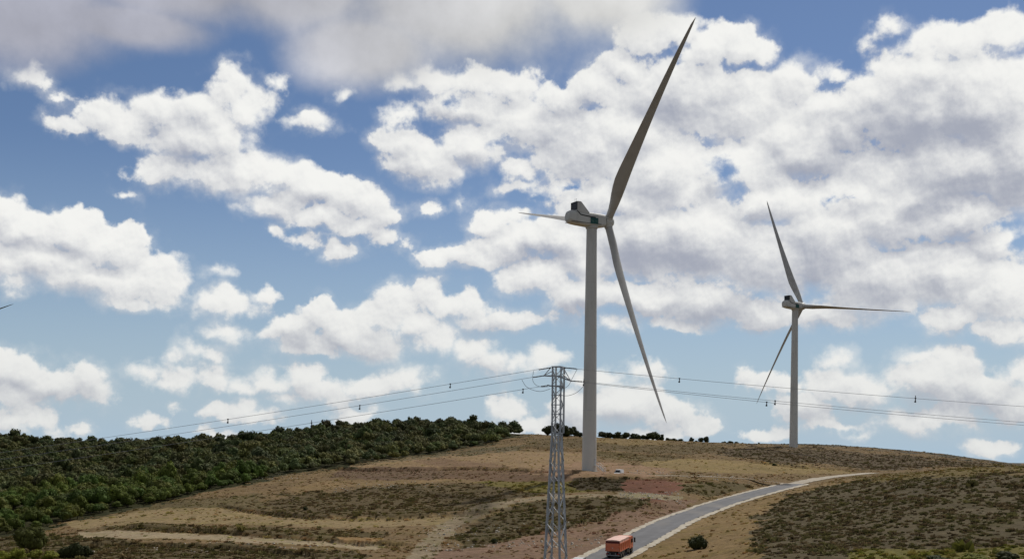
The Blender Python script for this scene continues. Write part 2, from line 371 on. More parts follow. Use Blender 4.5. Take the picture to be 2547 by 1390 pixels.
# ================================================================== terrain
def vnoise(x, y, seed=0):
    xi = np.floor(x).astype(np.int64); yi = np.floor(y).astype(np.int64); fx = x - xi; fy = y - yi
    fx = fx * fx * (3 - 2 * fx); fy = fy * fy * (3 - 2 * fy)
    def h(a, b):
        n = (a * 374761393 + b * 668265263 + seed * 974711) & 0x7fffffff; n = ((n ^ (n >> 13)) * 1274126177) & 0x7fffffff
        return ((n ^ (n >> 16)) & 0xffff) / 65535.0
    return (h(xi, yi) * (1 - fx) + h(xi + 1, yi) * fx) * (1 - fy) + (h(xi, yi + 1) * (1 - fx) + h(xi + 1, yi + 1) * fx) * fy
def fbm(x, y, o=4, seed=0, g=.5):
    s = 0; a = 1; t = 0
    for i in range(o): s = s + a * (vnoise(x, y, seed + i) - .5); t += a; a *= g; x = x * 2.03 + 11.3; y = y * 2.03 + 5.7
    return s / t * 2
SPEC = {   # photo column: ground rows seen at each depth (m)
 -700: "190:1412 230:1392 290:1345 360:1280 500:1190 650:1115 780:1095 900:1120",
 0: "190:1402 215:1377 290:1338 360:1275 500:1185 650:1117 780:1099 880:1115",
 300: "190:1397 215:1372 260:1322 340:1268 430:1215 570:1147 720:1116 860:1132",
 600: "190:1393 230:1342 290:1287 385:1208 500:1160 650:1118 780:1096 900:1112",
 900: "190:1390 230:1347 290:1272 370:1200 470:1153 600:1108 740:1067 880:1085",
 1150: "190:1390 230:1337 290:1262 360:1197 460:1145 570:1113 650:1082 720:1054 850:1075",
 1310: "190:1388 230:1332 290:1250 360:1185 430:1147 540:1104 640:1074 740:1090",
 1464: "190:1388 230:1325 290:1237 340:1190 362:1177 378:1172 430:1150 550:1107 640:1082 720:1097",
 1700: "190:1382 245:1290 290:1242 330:1201 367:1176 430:1152 550:1117 640:1091 720:1107",
 1900: "140:1405 180:1352 230:1297 290:1243 325:1219 390:1182 470:1150 580:1117 650:1098 740:1112",
 2000: "140:1400 175:1347 230:1275 290:1224 340:1205 370:1197 470:1160 629:1110 690:1099 760:1112",
 2150: "135:1400 170:1332 230:1252 290:1209 360:1189 430:1177 490:1168 580:1140 680:1110 720:1107 850:1140",
 2350: "130:1400 170:1302 230:1202 290:1164 345:1174 430:1178 550:1150 650:1130 740:1127 860:1150",
 2547: "130:1390 170:1282 230:1188 280:1158 350:1174 430:1182 580:1166 720:1154 860:1172",
 3100: "130:1385 170:1275 230:1195 280:1172 350:1190 430:1200 580:1190 720:1182 860:1200"}
NR, NA = 320, 420
LR = np.linspace(math.log(2.0), math.log(4000), NR)
cols_, tab = [], []
for px in sorted(SPEC):
    a0 = math.atan(ray(px, 1200)[0]); pts = []
    for e in SPEC[px].split():
        Y, r = map(float, e.split(':')); b = ray(px, r)[1]; pts.append((math.log(Y / math.cos(a0)), b * math.cos(a0)))
    near = [(math.log(2), -.85), (math.log(6), -.52), (math.log(15), -.42), (math.log(35), -.33), (math.log(65), -.26), (math.log(104), -.198)]
    far = [(math.log(1150), -.045), (math.log(1700), -.032), (math.log(4000), -.014)]
    p = near + pts + far
    yv = np.interp(LR, [q[0] for q in p], [q[1] for q in p])
    ks = np.exp(-.5 * (np.arange(-6, 7) / 2.0) ** 2); ks /= ks.sum()
    yv = np.convolve(np.pad(yv, 6, mode='edge'), ks, mode='valid')
    cols_.append(a0); tab.append(yv)
cols_ = np.array(cols_); tab = np.array(tab)
AG = np.linspace(cols_[0], cols_[-1], NA)
def catmull(xs, ys, x):
    m = np.gradient(ys, xs, axis=0); i = np.clip(np.searchsorted(xs, x) - 1, 0, len(xs) - 2)
    h = (xs[i + 1] - xs[i])[:, None]; t = ((x - xs[i])[:, None]) / h
    return (2*t**3-3*t**2+1)*ys[i] + (t**3-2*t**2+t)*h*m[i] + (-2*t**3+3*t**2)*ys[i+1] + (t**3-t**2)*h*m[i+1]
GRID = .5 * catmull(cols_, tab, AG) + .5 * np.array([np.interp(AG, cols_, tab[:, j]) for j in range(NR)]).T
ROADP = [(1330, 1462, 160), (1400, 1432, 172), (1445, 1414, 180), (1497, 1388, 193), (1566, 1352, 209), (1608, 1330, 220), (1665, 1300, 243), (1722, 1277, 268), (1810, 1246, 302), (1900, 1221, 334), (1971, 1204, 362), (2048, 1188, 395), (2150, 1177, 436), (2230, 1172, 470)]
def curve(P3, n=12):
    P3 = [Vector(p) for p in P3]; out = []
    Q = [2 * P3[0] - P3[1]] + P3 + [2 * P3[-1] - P3[-2]]
    for i in range(1, len(Q) - 2):
        for k in range(n):
            t = k / n; a, b, c, d = Q[i - 1:i + 3]
            out.append(.5 * ((2 * b) + (c - a) * t + (2 * a - 5 * b + 4 * c - d) * t * t + (3 * b - a - 3 * c + d) * t ** 3))
    out.append(P3[-1]); return out
ROADC = curve([at(*p) for p in ROADP])
TRACKP = [(1560, 1183, 352), (1640, 1182, 358), (1740, 1184, 360), (1847, 1189, 361), (1915, 1197, 361), (1968, 1203, 361)]
TRACKC = curve([at(*p) for p in TRACKP])
T1B, T2B = Vector((24.66, 360, -9.86)), Vector((156.65, 628.7, -3.73))
def segdist(x, y, C):
    best = np.full(x.shape, 1e9); bz = np.zeros(x.shape); bs = np.zeros(x.shape)
    for a, b in zip(C[:-1], C[1:]):
        dx, dy = b.x - a.x, b.y - a.y; L2 = dx * dx + dy * dy
        t = np.clip(((x - a.x) * dx + (y - a.y) * dy) / L2, 0, 1)
        qx, qy = a.x + t * dx - x, a.y + t * dy - y; d = np.hypot(qx, qy); m = d < best
        best = np.where(m, d, best); bz = np.where(m, a.z + t * (b.z - a.z), bz); bs = np.where(m, np.sign(dx * qy - dy * qx), bs)
    return best, bz, bs
def sstep(a, b, v): t = np.clip((v - a) / (b - a), 0, 1); return t * t * (3 - 2 * t)
def ground(x, y, detail=True):
    x = np.asarray(x, float); y = np.asarray(y, float)
    r = np.maximum(np.hypot(x, y), 2.0); az = np.arctan2(x, y); lr = np.log(r)
    ai = np.clip((az - AG[0]) / (AG[1] - AG[0]), 0, NA - 1.001); ri = np.clip((lr - LR[0]) / (LR[1] - LR[0]), 0, NR - 1.001)
    a0 = ai.astype(int); r0 = ri.astype(int); fa = ai - a0; fr = ri - r0
    g = (GRID[a0, r0] * (1 - fa) + GRID[a0 + 1, r0] * fa) * (1 - fr) + (GRID[a0, r0 + 1] * (1 - fa) + GRID[a0 + 1, r0 + 1] * fa) * fr
    z = g * r
    amp = sstep(8, 60, r)
    z = z + amp * (fbm(x / 26, y / 26, 3, 3) * .55)
    if detail: z = z + amp * (fbm(x / 5.0, y / 5.0, 4, 9) * .28 + fbm(x / .9, y / .9, 2, 21) * .07)
    near = (y > 120) & (y < 520)
    if near.any():
        xs, ys = x[near], y[near]; zz = z[near]
        for C, w0, w1 in ((TRACKC, 2.6, 7.0), (ROADC, 5.2, 13.0)):
            d, bz, s_ = segdist(xs, ys, C); zz = zz + (bz - .10 - zz) * (1 - sstep(w0, w1, d))
        z = z.copy(); z[near] = zz
    for B, ra, rb in ((T1B, 9, 24), (T2B, 7, 20)):
        d = np.hypot(x - B.x, y - B.y); z = z + (B.z - .05 - z) * (1 - sstep(ra, rb, d))
    for Cb, hgt in BANKS:
        xs = [p.x for p in Cb]; ys = [p.y for p in Cb]; m = (x > min(xs) - 9) & (x < max(xs) + 9) & (y > min(ys) - 9) & (y < max(ys) + 9)
        if not m.any(): continue
        d, _, s_ = segdist(x[m], y[m], Cb); s_ = s_ * BSIGN; e = fbm(x[m] / 3, y[m] / 3, 2, 33)
        z = z.copy(); z[m] = z[m] + hgt * (1 + .5 * e) * s_ * np.clip((d + e * .5) / .5, 0, 1) * (1 - sstep(1.5, 9, d)) * .5
    return z
BANKS = []; BSIGN = -1
def gz(x, y): return float(ground(np.array([x]), np.array([y]))[0])
def gat(px, py_guess, Y):
    """point on the ground seen in column px at depth Y"""
    a, b = ray(px, py_guess); x = a * Y; return Vector((x, Y, gz(x, Y)))

def hit(px, row):
    """first ground point seen through a photo pixel"""
    a, b = ray(px, row); Y = np.geomspace(118, 880, 1500); d = ground(a * Y, Y, False) - b * Y; k = np.where(d > 0)[0]
    Yv = Y[k[0]] if len(k) else 600.0; return Vector((a * Yv, Yv, b * Yv))
BK = [([(345, 1310), (480, 1318), (700, 1333), (960, 1352)], .9), ([(556, 1259), (650, 1275), (800, 1287), (1050, 1284), (1250, 1267)], .9), ([(260, 1352), (500, 1357), (750, 1376)], .7),
      ([(840, 1164), (960, 1168), (1150, 1164), (1300, 1169), (1420, 1173)], 1.2), ([(1300, 1113), (1380, 1117), (1450, 1121)], .9), ([(1485, 1126), (1600, 1131), (1700, 1137)], .9),
      ([(1890, 1151), (2000, 1163), (2130, 1171)], 1.0), ([(1500, 1192), (1600, 1190), (1700, 1193), (1760, 1198)], .9), ([(1190, 1345), (1330, 1320), (1440, 1304), (1540, 1274)], .7), ([(1580, 1262), (1630, 1258), (1672, 1260)], .7)]
_b = [(curve([hit(*q) for q in pts], 5), h) for pts, h in BK]; BANKS += _b
def inpoly(px, py, poly):
    ins = np.zeros(px.shape, bool); n = len(poly)
    for i in range(n):
        x0, y0 = poly[i]; x1, y1 = poly[(i + 1) % n]
        if y0 == y1: continue
        c = ((y0 > py) != (y1 > py)) & (px < (x1 - x0) * (py - y0) / (y1 - y0) + x0); ins ^= c
    return ins
def PL(s): return [tuple(map(float, q.split(','))) for q in s.split()]
IRR = .88
def C(r, g, b): return np.array(lin((r * .975, g, b * 1.01))) * IRR
# (colour, scrub cover, outline) - each patch of ground as it lies on the hillside, later ones on top
ZONES = [
 (C(128,104,74), .35, PL("-900,1000 3400,1000 3400,1600 -900,1600")),
 (C(60,58,34), .3, PL("-900,1060 1320,1060 1300,1078 1250,1098 1180,1112 1100,1127 900,1154 700,1182 500,1226 330,1266 100,1316 0,1338 -900,1400")),
 (C(98,84,58), .75, PL("-200,1345 230,1330 330,1345 700,1365 900,1372 880,1400 -200,1420")),
 (C(112,96,66), .55, PL("330,1262 480,1236 640,1232 700,1262 560,1266 420,1290 300,1296")),
 (C(150,127,92), .12, PL("160,1300 420,1262 560,1262 640,1280 760,1288 1050,1284 1240,1276 1180,1300 900,1312 560,1302 360,1300 200,1318")),
 (C(104,88,60), .75, PL("250,1306 400,1300 700,1312 950,1318 930,1352 700,1330 420,1322 260,1318")),
 (C(160,140,112), .08, PL("190,1322 300,1318 460,1326 660,1336 860,1350 960,1358 940,1368 700,1350 400,1338 200,1336")),
 (C(150,118,80), .12, PL("840,1335 960,1336 950,1346 850,1346")),
 (C(96,82,56), .8, PL("240,1344 420,1346 700,1364 760,1380 700,1390 230,1392")),
 (C(100,84,58), .9, PL("655,1268 700,1236 780,1222 930,1212 1100,1204 1330,1196 1460,1198 1500,1210 1420,1224 1250,1246 1150,1268 1050,1284 850,1288 700,1284")),
 (C(118,104,56), .7, PL("1180,1198 1360,1194 1500,1196 1540,1212 1460,1224 1320,1224")),
 (C(138,112,78), .2, PL("700,1215 780,1200 900,1192 1060,1190 1180,1192 1000,1203 850,1212 740,1224")),
 (C(116,92,72), .5, PL("820,1186 850,1166 940,1160 1100,1162 1120,1190 950,1194")),
 (C(118,92,70), .3, PL("1100,1190 1110,1166 1260,1170 1440,1178 1440,1196 1300,1198")),
 (C(150,122,90), .1, PL("880,1160 960,1142 1100,1132 1250,1122 1460,1124 1460,1160 1300,1168 1100,1162")),
 (C(136,108,82), .1, PL("1030,1146 1090,1138 1200,1150 1300,1160 1180,1164 1060,1156")),
 (C(112,98,72), .4, PL("900,1154 1100,1128 1250,1112 1300,1106 1300,1118 1100,1136 960,1150")),
 (C(108,90,62), .45, PL("1300,1092 1500,1088 1800,1106 1850,1120 1700,1130 1500,1118 1300,1114")),
 (C(136,112,76), .15, PL("1480,1084 1640,1094 1700,1104 1560,1108 1480,1100")),
 (C(146,122,82), .1, PL("1600,1148 1700,1140 1850,1146 1960,1152 2080,1166 2140,1176 1960,1178 1700,1174 1600,1166")),
 (C(112,94,64), .4, PL("1480,1122 1640,1130 1700,1140 1600,1150 1480,1136")),
 (C(98,82,62), .7, PL("1800,1112 1990,1112 2200,1130 2400,1148 2547,1160 3200,1190 3200,1215 2547,1172 2350,1158 2200,1172 2080,1160 1900,1146 1800,1132")),
 (C(84,78,66), .5, PL("1800,1092 2000,1098 2150,1106 2547,1150 3200,1180 3200,1192 2547,1158 2150,1114 2000,1106 1800,1102")),
 (C(154,122,96), .06, PL("1330,1180 1345,1158 1440,1148 1560,1152 1680,1166 1690,1180 1560,1186 1440,1188")),
 (C(74,62,42), .9, PL("1430,1190 1500,1184 1556,1188 1580,1200 1560,1220 1440,1218 1410,1206")),
 (C(120,80,62), .08, PL("1552,1192 1640,1190 1700,1202 1712,1214 1660,1230 1580,1230 1550,1216")),
 (C(98,84,56), .7, PL("1690,1204 1800,1198 1880,1204 1860,1214 1760,1236 1700,1226")),
 (C(150,134,106), .15, PL("1540,1222 1620,1226 1700,1234 1690,1246 1600,1240 1540,1232")),
 (C(120,82,62), .15, PL("1600,1238 1680,1246 1700,1254 1640,1262 1570,1252")),
 (C(134,106,86), .16, PL("1000,1392 1080,1370 1240,1345 1330,1322 1430,1306 1560,1268 1660,1250 1740,1240 1700,1276 1590,1330 1500,1372 1440,1420 1000,1430")),
 (C(96,82,56), .9, PL("1120,1340 1200,1290 1300,1252 1400,1236 1560,1232 1640,1250 1560,1268 1440,1306 1330,1324 1240,1346 1140,1366")),
 (C(148,129,104), .12, PL("1000,1400 1034,1360 1070,1322 1118,1289 1186,1258 1284,1238 1400,1229 1560,1230 1560,1236 1420,1237 1300,1248 1208,1276 1142,1312 1100,1350 1072,1400")),
 (C(138,112,76), .15, PL("1660,1320 1700,1300 1800,1262 1900,1232 1990,1210 2100,1192 2150,1186 2160,1192 2020,1216 1930,1242 1890,1280 1856,1320 1880,1345 1900,1400 1560,1420 1600,1370")),
 (C(96,83,60), .85, PL("1990,1222 2160,1192 2400,1176 2547,1178 3200,1200 3200,1600 1890,1600 1890,1372 1862,1330 1902,1280 1930,1250")),
 (C(116,98,60), .45, PL("2100,1188 2250,1176 2400,1160 2547,1158 3200,1176 3200,1192 2547,1176 2300,1186 2180,1198")),
 (C(112,102,54), .8, PL("2120,1372 2300,1364 2547,1362 3200,1362 3200,1430 2100,1430")),
]
def paint(x, y, z):
    yy = np.maximum(y, 1.0); px, py = topix(x, yy, z)
    s = 1.0
    p2, q2 = px + fbm(x / 4, y / 4, 3, 61) * 16, py + fbm(x / 4 + 9, y / 4, 3, 63) * 4; sharp_ = (p2, q2)
    px = px + fbm(x / 9, y / 9, 5, 40, .6) * 62 * s; py = py + fbm(x / 9 + 50, y / 9, 5, 50, .6) * 13 * s + fbm(x / 1.6, y / 1.6, 2, 55) * 5
    c = np.zeros(x.shape + (3,)); d = np.zeros(x.shape)
    for zc, zd, poly in ZONES:
        xs = [p[0] for p in poly]; ys = [p[1] for p in poly]
        ax, ay = sharp_ if (zd <= .12 and zd > .06 or max(ys) - min(ys) < 40) else (px, py)     # tracks and narrow terraces keep clean edges
        m = (ax > min(xs)) & (ax < max(xs)) & (ay > min(ys)) & (ay < max(ys))
        if not m.any(): continue
        idx = np.where(m); k = inpoly(ax[idx], ay[idx], poly); sel = tuple(i[k] for i in idx)
        c[sel] = zc; d[sel] = zd
    return c, d
# polar sheet: fine inside the view, coarse all the way round
az_f = np.linspace(R(-27), R(27), 860); az_c = np.concatenate([np.linspace(R(-180), R(-27), 60, endpoint=False), az_f, np.linspace(R(27), R(180), 61)[1:]])
rr = np.concatenate([np.geomspace(2, 120, 60, endpoint=False), np.geomspace(120, 900, 640, endpoint=False), np.geomspace(900, 9000, 40)])
AA, RR_ = np.meshgrid(az_c, rr); GX, GY = RR_ * np.sin(AA), RR_ * np.cos(AA)
GZ = ground(GX, GY); nR, nA = GX.shape
tint, dens = paint(GX, GY, GZ)
dR, _, sR = segdist(GX.ravel(), GY.ravel(), ROADC); dR = dR.reshape(GX.shape)
V = np.stack([GX, GY, GZ], -1).reshape(-1, 3)
V = np.vstack([V, [[0, 0, -1.75]]])
ii = np.arange((nR - 1))[:, None] * nA + np.arange(nA - 1)[None, :]
F4 = np.stack([ii, ii + 1, ii + nA + 1, ii + nA], -1).reshape(-1, 4)[:, ::-1]
tflat = np.vstack([tint.reshape(-1, 3), [C(128, 104, 74)]])
gm_ = bpy.data.materials.new('hillside_soil'); gm_.use_nodes = True; t = gm_.node_tree; b = t.nodes['Principled BSDF']
b.inputs['Roughness'].default_value = .95; b.inputs['Specular IOR Level'].default_value = .1
a = t.nodes.new('ShaderNodeAttribute'); a.attribute_name = 'tint'; ge = t.nodes.new('ShaderNodeNewGeometry')
def gnoise(sc_, det, ro=.6, st=(1, 1, 1)):
    mp = t.nodes.new('ShaderNodeMapping'); mp.inputs['Scale'].default_value = st; t.links.new(ge.outputs['Position'], mp.inputs[0])
    n = t.nodes.new('ShaderNodeTexNoise'); n.inputs['Scale'].default_value = sc_; n.inputs['Detail'].default_value = det; n.inputs['Roughness'].default_value = ro
    t.links.new(mp.outputs[0], n.inputs['Vector']); return n
def gmr(s_, a0, a1, b0, b1):
    m = t.nodes.new('ShaderNodeMapRange'); t.links.new(s_, m.inputs[0])
    for k, v in zip(('From Min', 'From Max', 'To Min', 'To Max'), (a0, a1, b0, b1)): m.inputs[k].default_value = v
    return m.outputs[0]
n1 = gnoise(.045, 4); n2 = gnoise(.55, 7, .7); n3 = gnoise(2.2, 5, .72, (.55, 1.2, 1)); n4 = gnoise(.16, 5, .6)
f = t.nodes.new('ShaderNodeMath'); f.operation = 'MULTIPLY'; t.links.new(gmr(n1.outputs[0], .3, .7, .86, 1.14), f.inputs[0]); t.links.new(gmr(n2.outputs[0], .3, .7, .72, 1.28), f.inputs[1])
f2 = t.nodes.new('ShaderNodeMath'); f2.operation = 'MULTIPLY'; t.links.new(f.outputs[0], f2.inputs[0]); t.links.new(gmr(n3.outputs[0], .3, .7, .68, 1.30), f2.inputs[1])
sv = t.nodes.new('ShaderNodeVectorMath'); sv.operation = 'SCALE'; t.links.new(a.outputs['Color'], sv.inputs[0]); t.links.new(f2.outputs[0], sv.inputs['Scale'])
mx = t.nodes.new('ShaderNodeMix'); mx.data_type = 'RGBA'; mx.blend_type = 'MULTIPLY'; t.links.new(sv.outputs[0], mx.inputs[6]); mx.inputs[7].default_value = (.80, .86, .62, 1)
t.links.new(gmr(n4.outputs[0], .48, .68, 0, .8), mx.inputs[0])
mx2 = t.nodes.new('ShaderNodeMix'); mx2.data_type = 'RGBA'; t.links.new(mx.outputs[2], mx2.inputs[6]); mx2.inputs[7].default_value = (.42, .37, .30, 1)
n5 = gnoise(1.4, 3, .5); t.links.new(gmr(n5.outputs[0], .68, .74, 0, .55), mx2.inputs[0])
t.links.new(mx2.outputs[2], b.inputs['Base Color'])
bp = t.nodes.new('ShaderNodeBump'); bp.inputs['Strength'].default_value = .8; bp.inputs['Distance'].default_value = .35; t.links.new(n2.outputs[0], bp.inputs['Height']); t.links.new(bp.outputs[0], b.inputs['Normal'])
me = npmesh('hillside', V, F4, (gm_,), True, {'tint': tflat})
tag(newobj('hillside', me), 'rolling dry hillside of straw grass, scrub and red soil', None, None, 'structure')

# ------------------------------------------------------------------ roads
def ribbon(Cc, offs, lift, name, m, label, zfun=None, n_lat=5, jit=0, seed=0, hard=None):
    vs, fs = [], []; o0, o1 = offs; npt = len(Cc)
    tone = []
    for i, p in enumerate(Cc):
        d = (Cc[min(i + 1, npt - 1)] - Cc[max(i - 1, 0)]); d.z = 0; d.normalize(); nrm = Vector((d.y, -d.x, 0))
        j0 = jit * (vnoise(np.array([i * .55 + seed]), np.array([seed * 3.1]))[0] - .5); j1 = jit * (vnoise(np.array([i * .55 + seed + 90]), np.array([seed * 1.7]))[0] - .5)
        for k in range(n_lat):
            t_ = k / (n_lat - 1); o = (o0 + j0) * (1 - t_) + (o1 + j1) * t_
            q = p + nrm * o; vs.append((q.x, q.y, p.z + lift + (zfun(t_) if zfun else 0))); tone.append(1 + (.16 * (math.exp(-((abs(abs(o) - 1.7)) / .5) ** 2)) if hard else 0) + (.35 * max(0, (abs(o) - 2.7)) if hard else 0))
    for i in range(npt - 1):
        for k in range(n_lat - 1):
            a_ = i * n_lat + k; fs.append((a_, a_ + 1, a_ + n_lat + 1, a_ + n_lat))
    me = npmesh(name, vs, np.array(fs)[:, ::-1], (m,), True, {'tone': np.array(tone)[:, None] * np.ones((1, 3))}); o = newobj(name, me); tag(o, label, None, None, 'structure'); return o
M['asphalt'] = material('worn_asphalt', (.125, .125, .13), .85, var=.22, scale=.35, bump=.15, attr='tone', dirt=((.26, .23, .19), .12, .75, (1, .3, 1)))
M['gravel'] = material('pale_gravel', (.48, .43, .34), .95, var=.28, scale=1.1, bump=.8, dirt=((.26, .20, .13), .4, .8))
asph = [p for p in ROADC if p.y < 366]; grav = [p for p in ROADC if 356 < p.y < 446]
M['dirt'] = material('dull_track_dirt', (.42, .37, .29), .95, var=.25, scale=.8, bump=.6, dirt=((.24, .19, .12), .3, .8))
dens_c = lambda Cc: [Cc[0].lerp(Cc[0], 0)] + [a_.lerp(b_, k / 3) for a_, b_ in zip(Cc[:-1], Cc[1:]) for k in (1, 2, 3)]
asph, grav, trk = dens_c(asph), dens_c(grav), dens_c(TRACKC)
ribbon(asph, (-3.25, 3.25), .03, 'road', M['asphalt'], 'grey asphalt road climbing the slope', None, 17, hard=True)
ribbon(asph, (-4.6, -3.2), .05, 'road_verge', M['gravel'], 'pale gravel verge on the uphill side of the road', lambda t_: .06 - .10 * abs(2 * t_ - 1), 5, .9, 3)
ribbon(asph, (3.2, 4.75), .05, 'road_verge', M['gravel'], 'pale gravel verge on the downhill side of the road', lambda t_: .10 - .16 * abs(2 * t_ - 1), 5, .9, 8)
ribbon(grav, (-2.6, 2.6), .02, 'gravel_track', M['dirt'], 'pale gravel track going on beyond the asphalt', None, 5, 1.0, 12)
ribbon(trk, (-1.7, 1.7), .015, 'platform_track', M['gravel'], 'pale gravel track to the turbine platform', None, 5, .8, 16)
# ================================================================== scrub and stones
def not_on_way(x, y):
    d1, _, _ = segdist(x, y, ROADC); d2, _, _ = segdist(x, y, TRACKC)
    return (d1 > 5.6) & (d2 > 2.4) & (np.hypot(x - T1B.x, y - T1B.y) > 8) & (np.hypot(x - T2B.x, y - T2B.y) > 6)
def sample_ground(n, r0, r1, power=1.4, amax=27):
    u = rng.random(n); r = (r0 ** power + u * (r1 ** power - r0 ** power)) ** (1 / power)
    a_ = np.radians(rng.uniform(-amax, amax, n)); return r * np.sin(a_), r * np.cos(a_)
def domes(nv):
    out = []
    for _ in range(nv):
        k = 7; b_ = []
        for ring, (rad, h) in enumerate(((1, -.18), (.92, .38), (.52, .86))):
            for i in range(k):
                t_ = 2 * math.pi * (i + .5 * ring) / k; r_ = rad * rng.uniform(.72, 1.22); b_.append((r_ * math.cos(t_), r_ * math.sin(t_), h + (rng.uniform(-.2, .2) if ring else 0)))
        b_.append((rng.uniform(-.2, .2), rng.uniform(-.2, .2), 1.0)); f_ = []
        for q in (0, 1):
            for i in range(k):
                j = (i + 1) % k; A_, B_, C_, D_ = q * k + i, q * k + j, (q + 1) * k + j, (q + 1) * k + i; f_ += [(A_, B_, C_), (A_, C_, D_)]
        for i in range(k): f_.append((2 * k + i, 2 * k + (i + 1) % k, 3 * k))
        out.append((np.array(b_), np.array(f_)))
    return out
def tussocks(nv, nb=16):
    out = []
    for _ in range(nv):
        b_, f_, s_ = [], [], []
        for i in range(nb):
            t_ = rng.uniform(0, 6.283); r0 = rng.uniform(.0, .75); l = rng.uniform(.15, .5); h = rng.uniform(.55, 1.1) * (1 - .45 * r0); w = rng.uniform(.22, .42); a2 = t_ + rng.uniform(-1.2, 1.2)
            c_ = np.array([r0 * math.cos(t_), r0 * math.sin(t_), -.1]); s = np.array([-math.sin(a2), math.cos(a2), 0]) * w; tip = c_ + np.array([l * math.cos(t_), l * math.sin(t_), h + .1]) + s * rng.uniform(-1, 1)
            k = len(b_); b_ += [c_ - s, c_ + s, tip, c_ + s * .8 + np.array([0, 0, h * .75])]; f_ += [(k, k + 1, k + 3), (k, k + 3, k + 2)]; s_ += [.85, .85, 1.12, 1.0]
        out.append((np.array(b_), np.array(f_), np.array(s_)))
    return out
def scatter(templates, P_, S_, rot, tone):
    """merge many small pieces into one mesh"""
    VV, FF, TT = [], [], []; base = 0; pick = rng.integers(0, len(templates), len(P_))
    for k, tm in enumerate(templates):
        tv, tf = tm[0], tm[1]; idx = np.where(pick == k)[0]
        if not len(idx): continue
        c_, s_ = np.cos(rot[idx])[:, None], np.sin(rot[idx])[:, None]
        x = tv[None, :, 0] * S_[idx, 0:1]; y = tv[None, :, 1] * S_[idx, 1:2]; z = tv[None, :, 2] * S_[idx, 2:3]
        v = np.stack([x * c_ - y * s_ + P_[idx, 0:1], x * s_ + y * c_ + P_[idx, 1:2], z + P_[idx, 2:3]], -1)
        tt = np.repeat(tone[idx][:, None, :], len(tv), 1)
        if len(tm) > 2: tt = tt * tm[2][None, :, None]
        VV.append(v.reshape(-1, 3)); TT.append(tt.reshape(-1, 3))
        FF.append((tf[None] + (base + np.arange(len(idx)) * len(tv))[:, None, None]).reshape(-1, 3)); base += len(idx) * len(tv)
    return np.vstack(VV), np.vstack(FF), np.vstack(TT)
FEDGE = PL("-900,1372 -200,1345 0,1332 60,1322 130,1306 200,1290 330,1262 430,1246 500,1222 600,1205 700,1180 800,1168 900,1152 1000,1140 1100,1125 1180,1110 1250,1098 1292,1082 1306,1072")
fx_, fy_ = [p[0] for p in FEDGE], [p[1] for p in FEDGE]
azg = np.linspace(math.atan(ray(-500, 1200)[0]), math.atan(ray(1312, 1080)[0]), 160); RB = []
for a_ in azg:
    r_ = np.linspace(195, 720, 200); x_, y_ = r_ * math.sin(a_), r_ * math.cos(a_); px_, py_ = topix(x_, y_, ground(x_, y_, False))
    k = np.where(py_ < np.interp(px_, fx_, fy_))[0]; RB.append(r_[k[0]] if len(k) else 720)
RB = np.array(RB)
def rbound(az): return np.where(az < azg[-1], np.interp(az, azg, RB), 1e9)
nT = 170000
x_, y_ = sample_ground(nT, 118, 740, 1.25); bx, by = [], []
for Cb, _h in BANKS:                                   # thyme grows thickest along the little terrace banks
    for a_, b_ in zip(Cb[:-1], Cb[1:]):
        for _ in range(int((b_ - a_).length * 2.2)):
            q = a_.lerp(b_, rng.random()); bx.append(q.x + rng.normal() * .35); by.append(q.y - .3 + rng.normal() * .35)
nB = len(bx); x_ = np.concatenate([x_, bx]); y_ = np.concatenate([y_, by]); nT += nB
z_ = ground(x_, y_); cc, dd = paint(x_, y_, z_)
ok = not_on_way(x_, y_) & (np.hypot(x_, y_) < rbound(np.arctan2(x_, y_)) + 3)
cl = fbm(x_ / 3.5, y_ / 3.5, 3, 77)
ok &= rng.random(nT) < np.clip(dd * .62 + cl * .9 * (dd > .1) + (np.arange(nT) >= nT - nB) * .75, .03, 1)
x_, y_, z_, cc, dd = [q[ok] for q in (x_, y_, z_, cc, dd)]; n_ = len(x_)
sz = rng.lognormal(-1.22, .40, n_) * (1 + .35 * (dd > .6)); S_ = np.stack([sz * 1.25, sz * rng.uniform(.7, 1.2, n_), sz * rng.uniform(.45, .85, n_)], -1)
tn = cc * rng.uniform(1.3, 2.7, n_)[:, None] * np.where(rng.random(n_)[:, None] < .5, np.array([[.86, 1.0, .72]]), np.array([[1.0, .95, .92]]))
v_, f_, t_ = scatter(tussocks(16), np.stack([x_, y_, z_], -1), S_, rng.uniform(0, 6.28, n_), tn)
tag(newobj('scrub', npmesh('scrub', v_, f_, (M['scrub'],), False, {'tone': t_})), 'low thyme and grass tussocks covering the dry hillside', 'scrub', None, 'stuff')
print('tufts', n_, len(f_))
# pale stones along the banks and tracks
sp = []
for (px, r0, r1, Y, n, w) in ((1750, 1178, 1186, 366, 260, 190), (1620, 1226, 1240, 298, 200, 80), (700, 1160, 1166, 420, 90, 70), (960, 1186, 1192, 360, 160, 130), (1250, 1240, 1300, 245, 160, 220), (1230, 1310, 1340, 215, 120, 180), (1440, 1310, 1330, 215, 60, 60), (1560, 1150, 1160, 385, 30, 90), (520, 1330, 1350, 215, 90, 300)):
    for _ in range(n):
        a_ = rng.uniform(px - w, px + w); Yv = Y * rng.uniform(.965, 1.035); q = gat(a_, (r0 + r1) / 2, Yv); sp.append(tuple(q))
sp = np.array(sp); k = not_on_way(sp[:, 0], sp[:, 1]); sp = sp[k]; s_ = np.minimum(rng.lognormal(-1.95, .42, len(sp)), .32)
v_, f_, t_ = scatter(domes(8), sp, np.stack([s_ * 1.2, s_, s_ * .7], -1), rng.uniform(0, 6.28, len(sp)), rng.uniform(.30, .62, len(sp))[:, None] * np.array([[1, .92, .78]]))
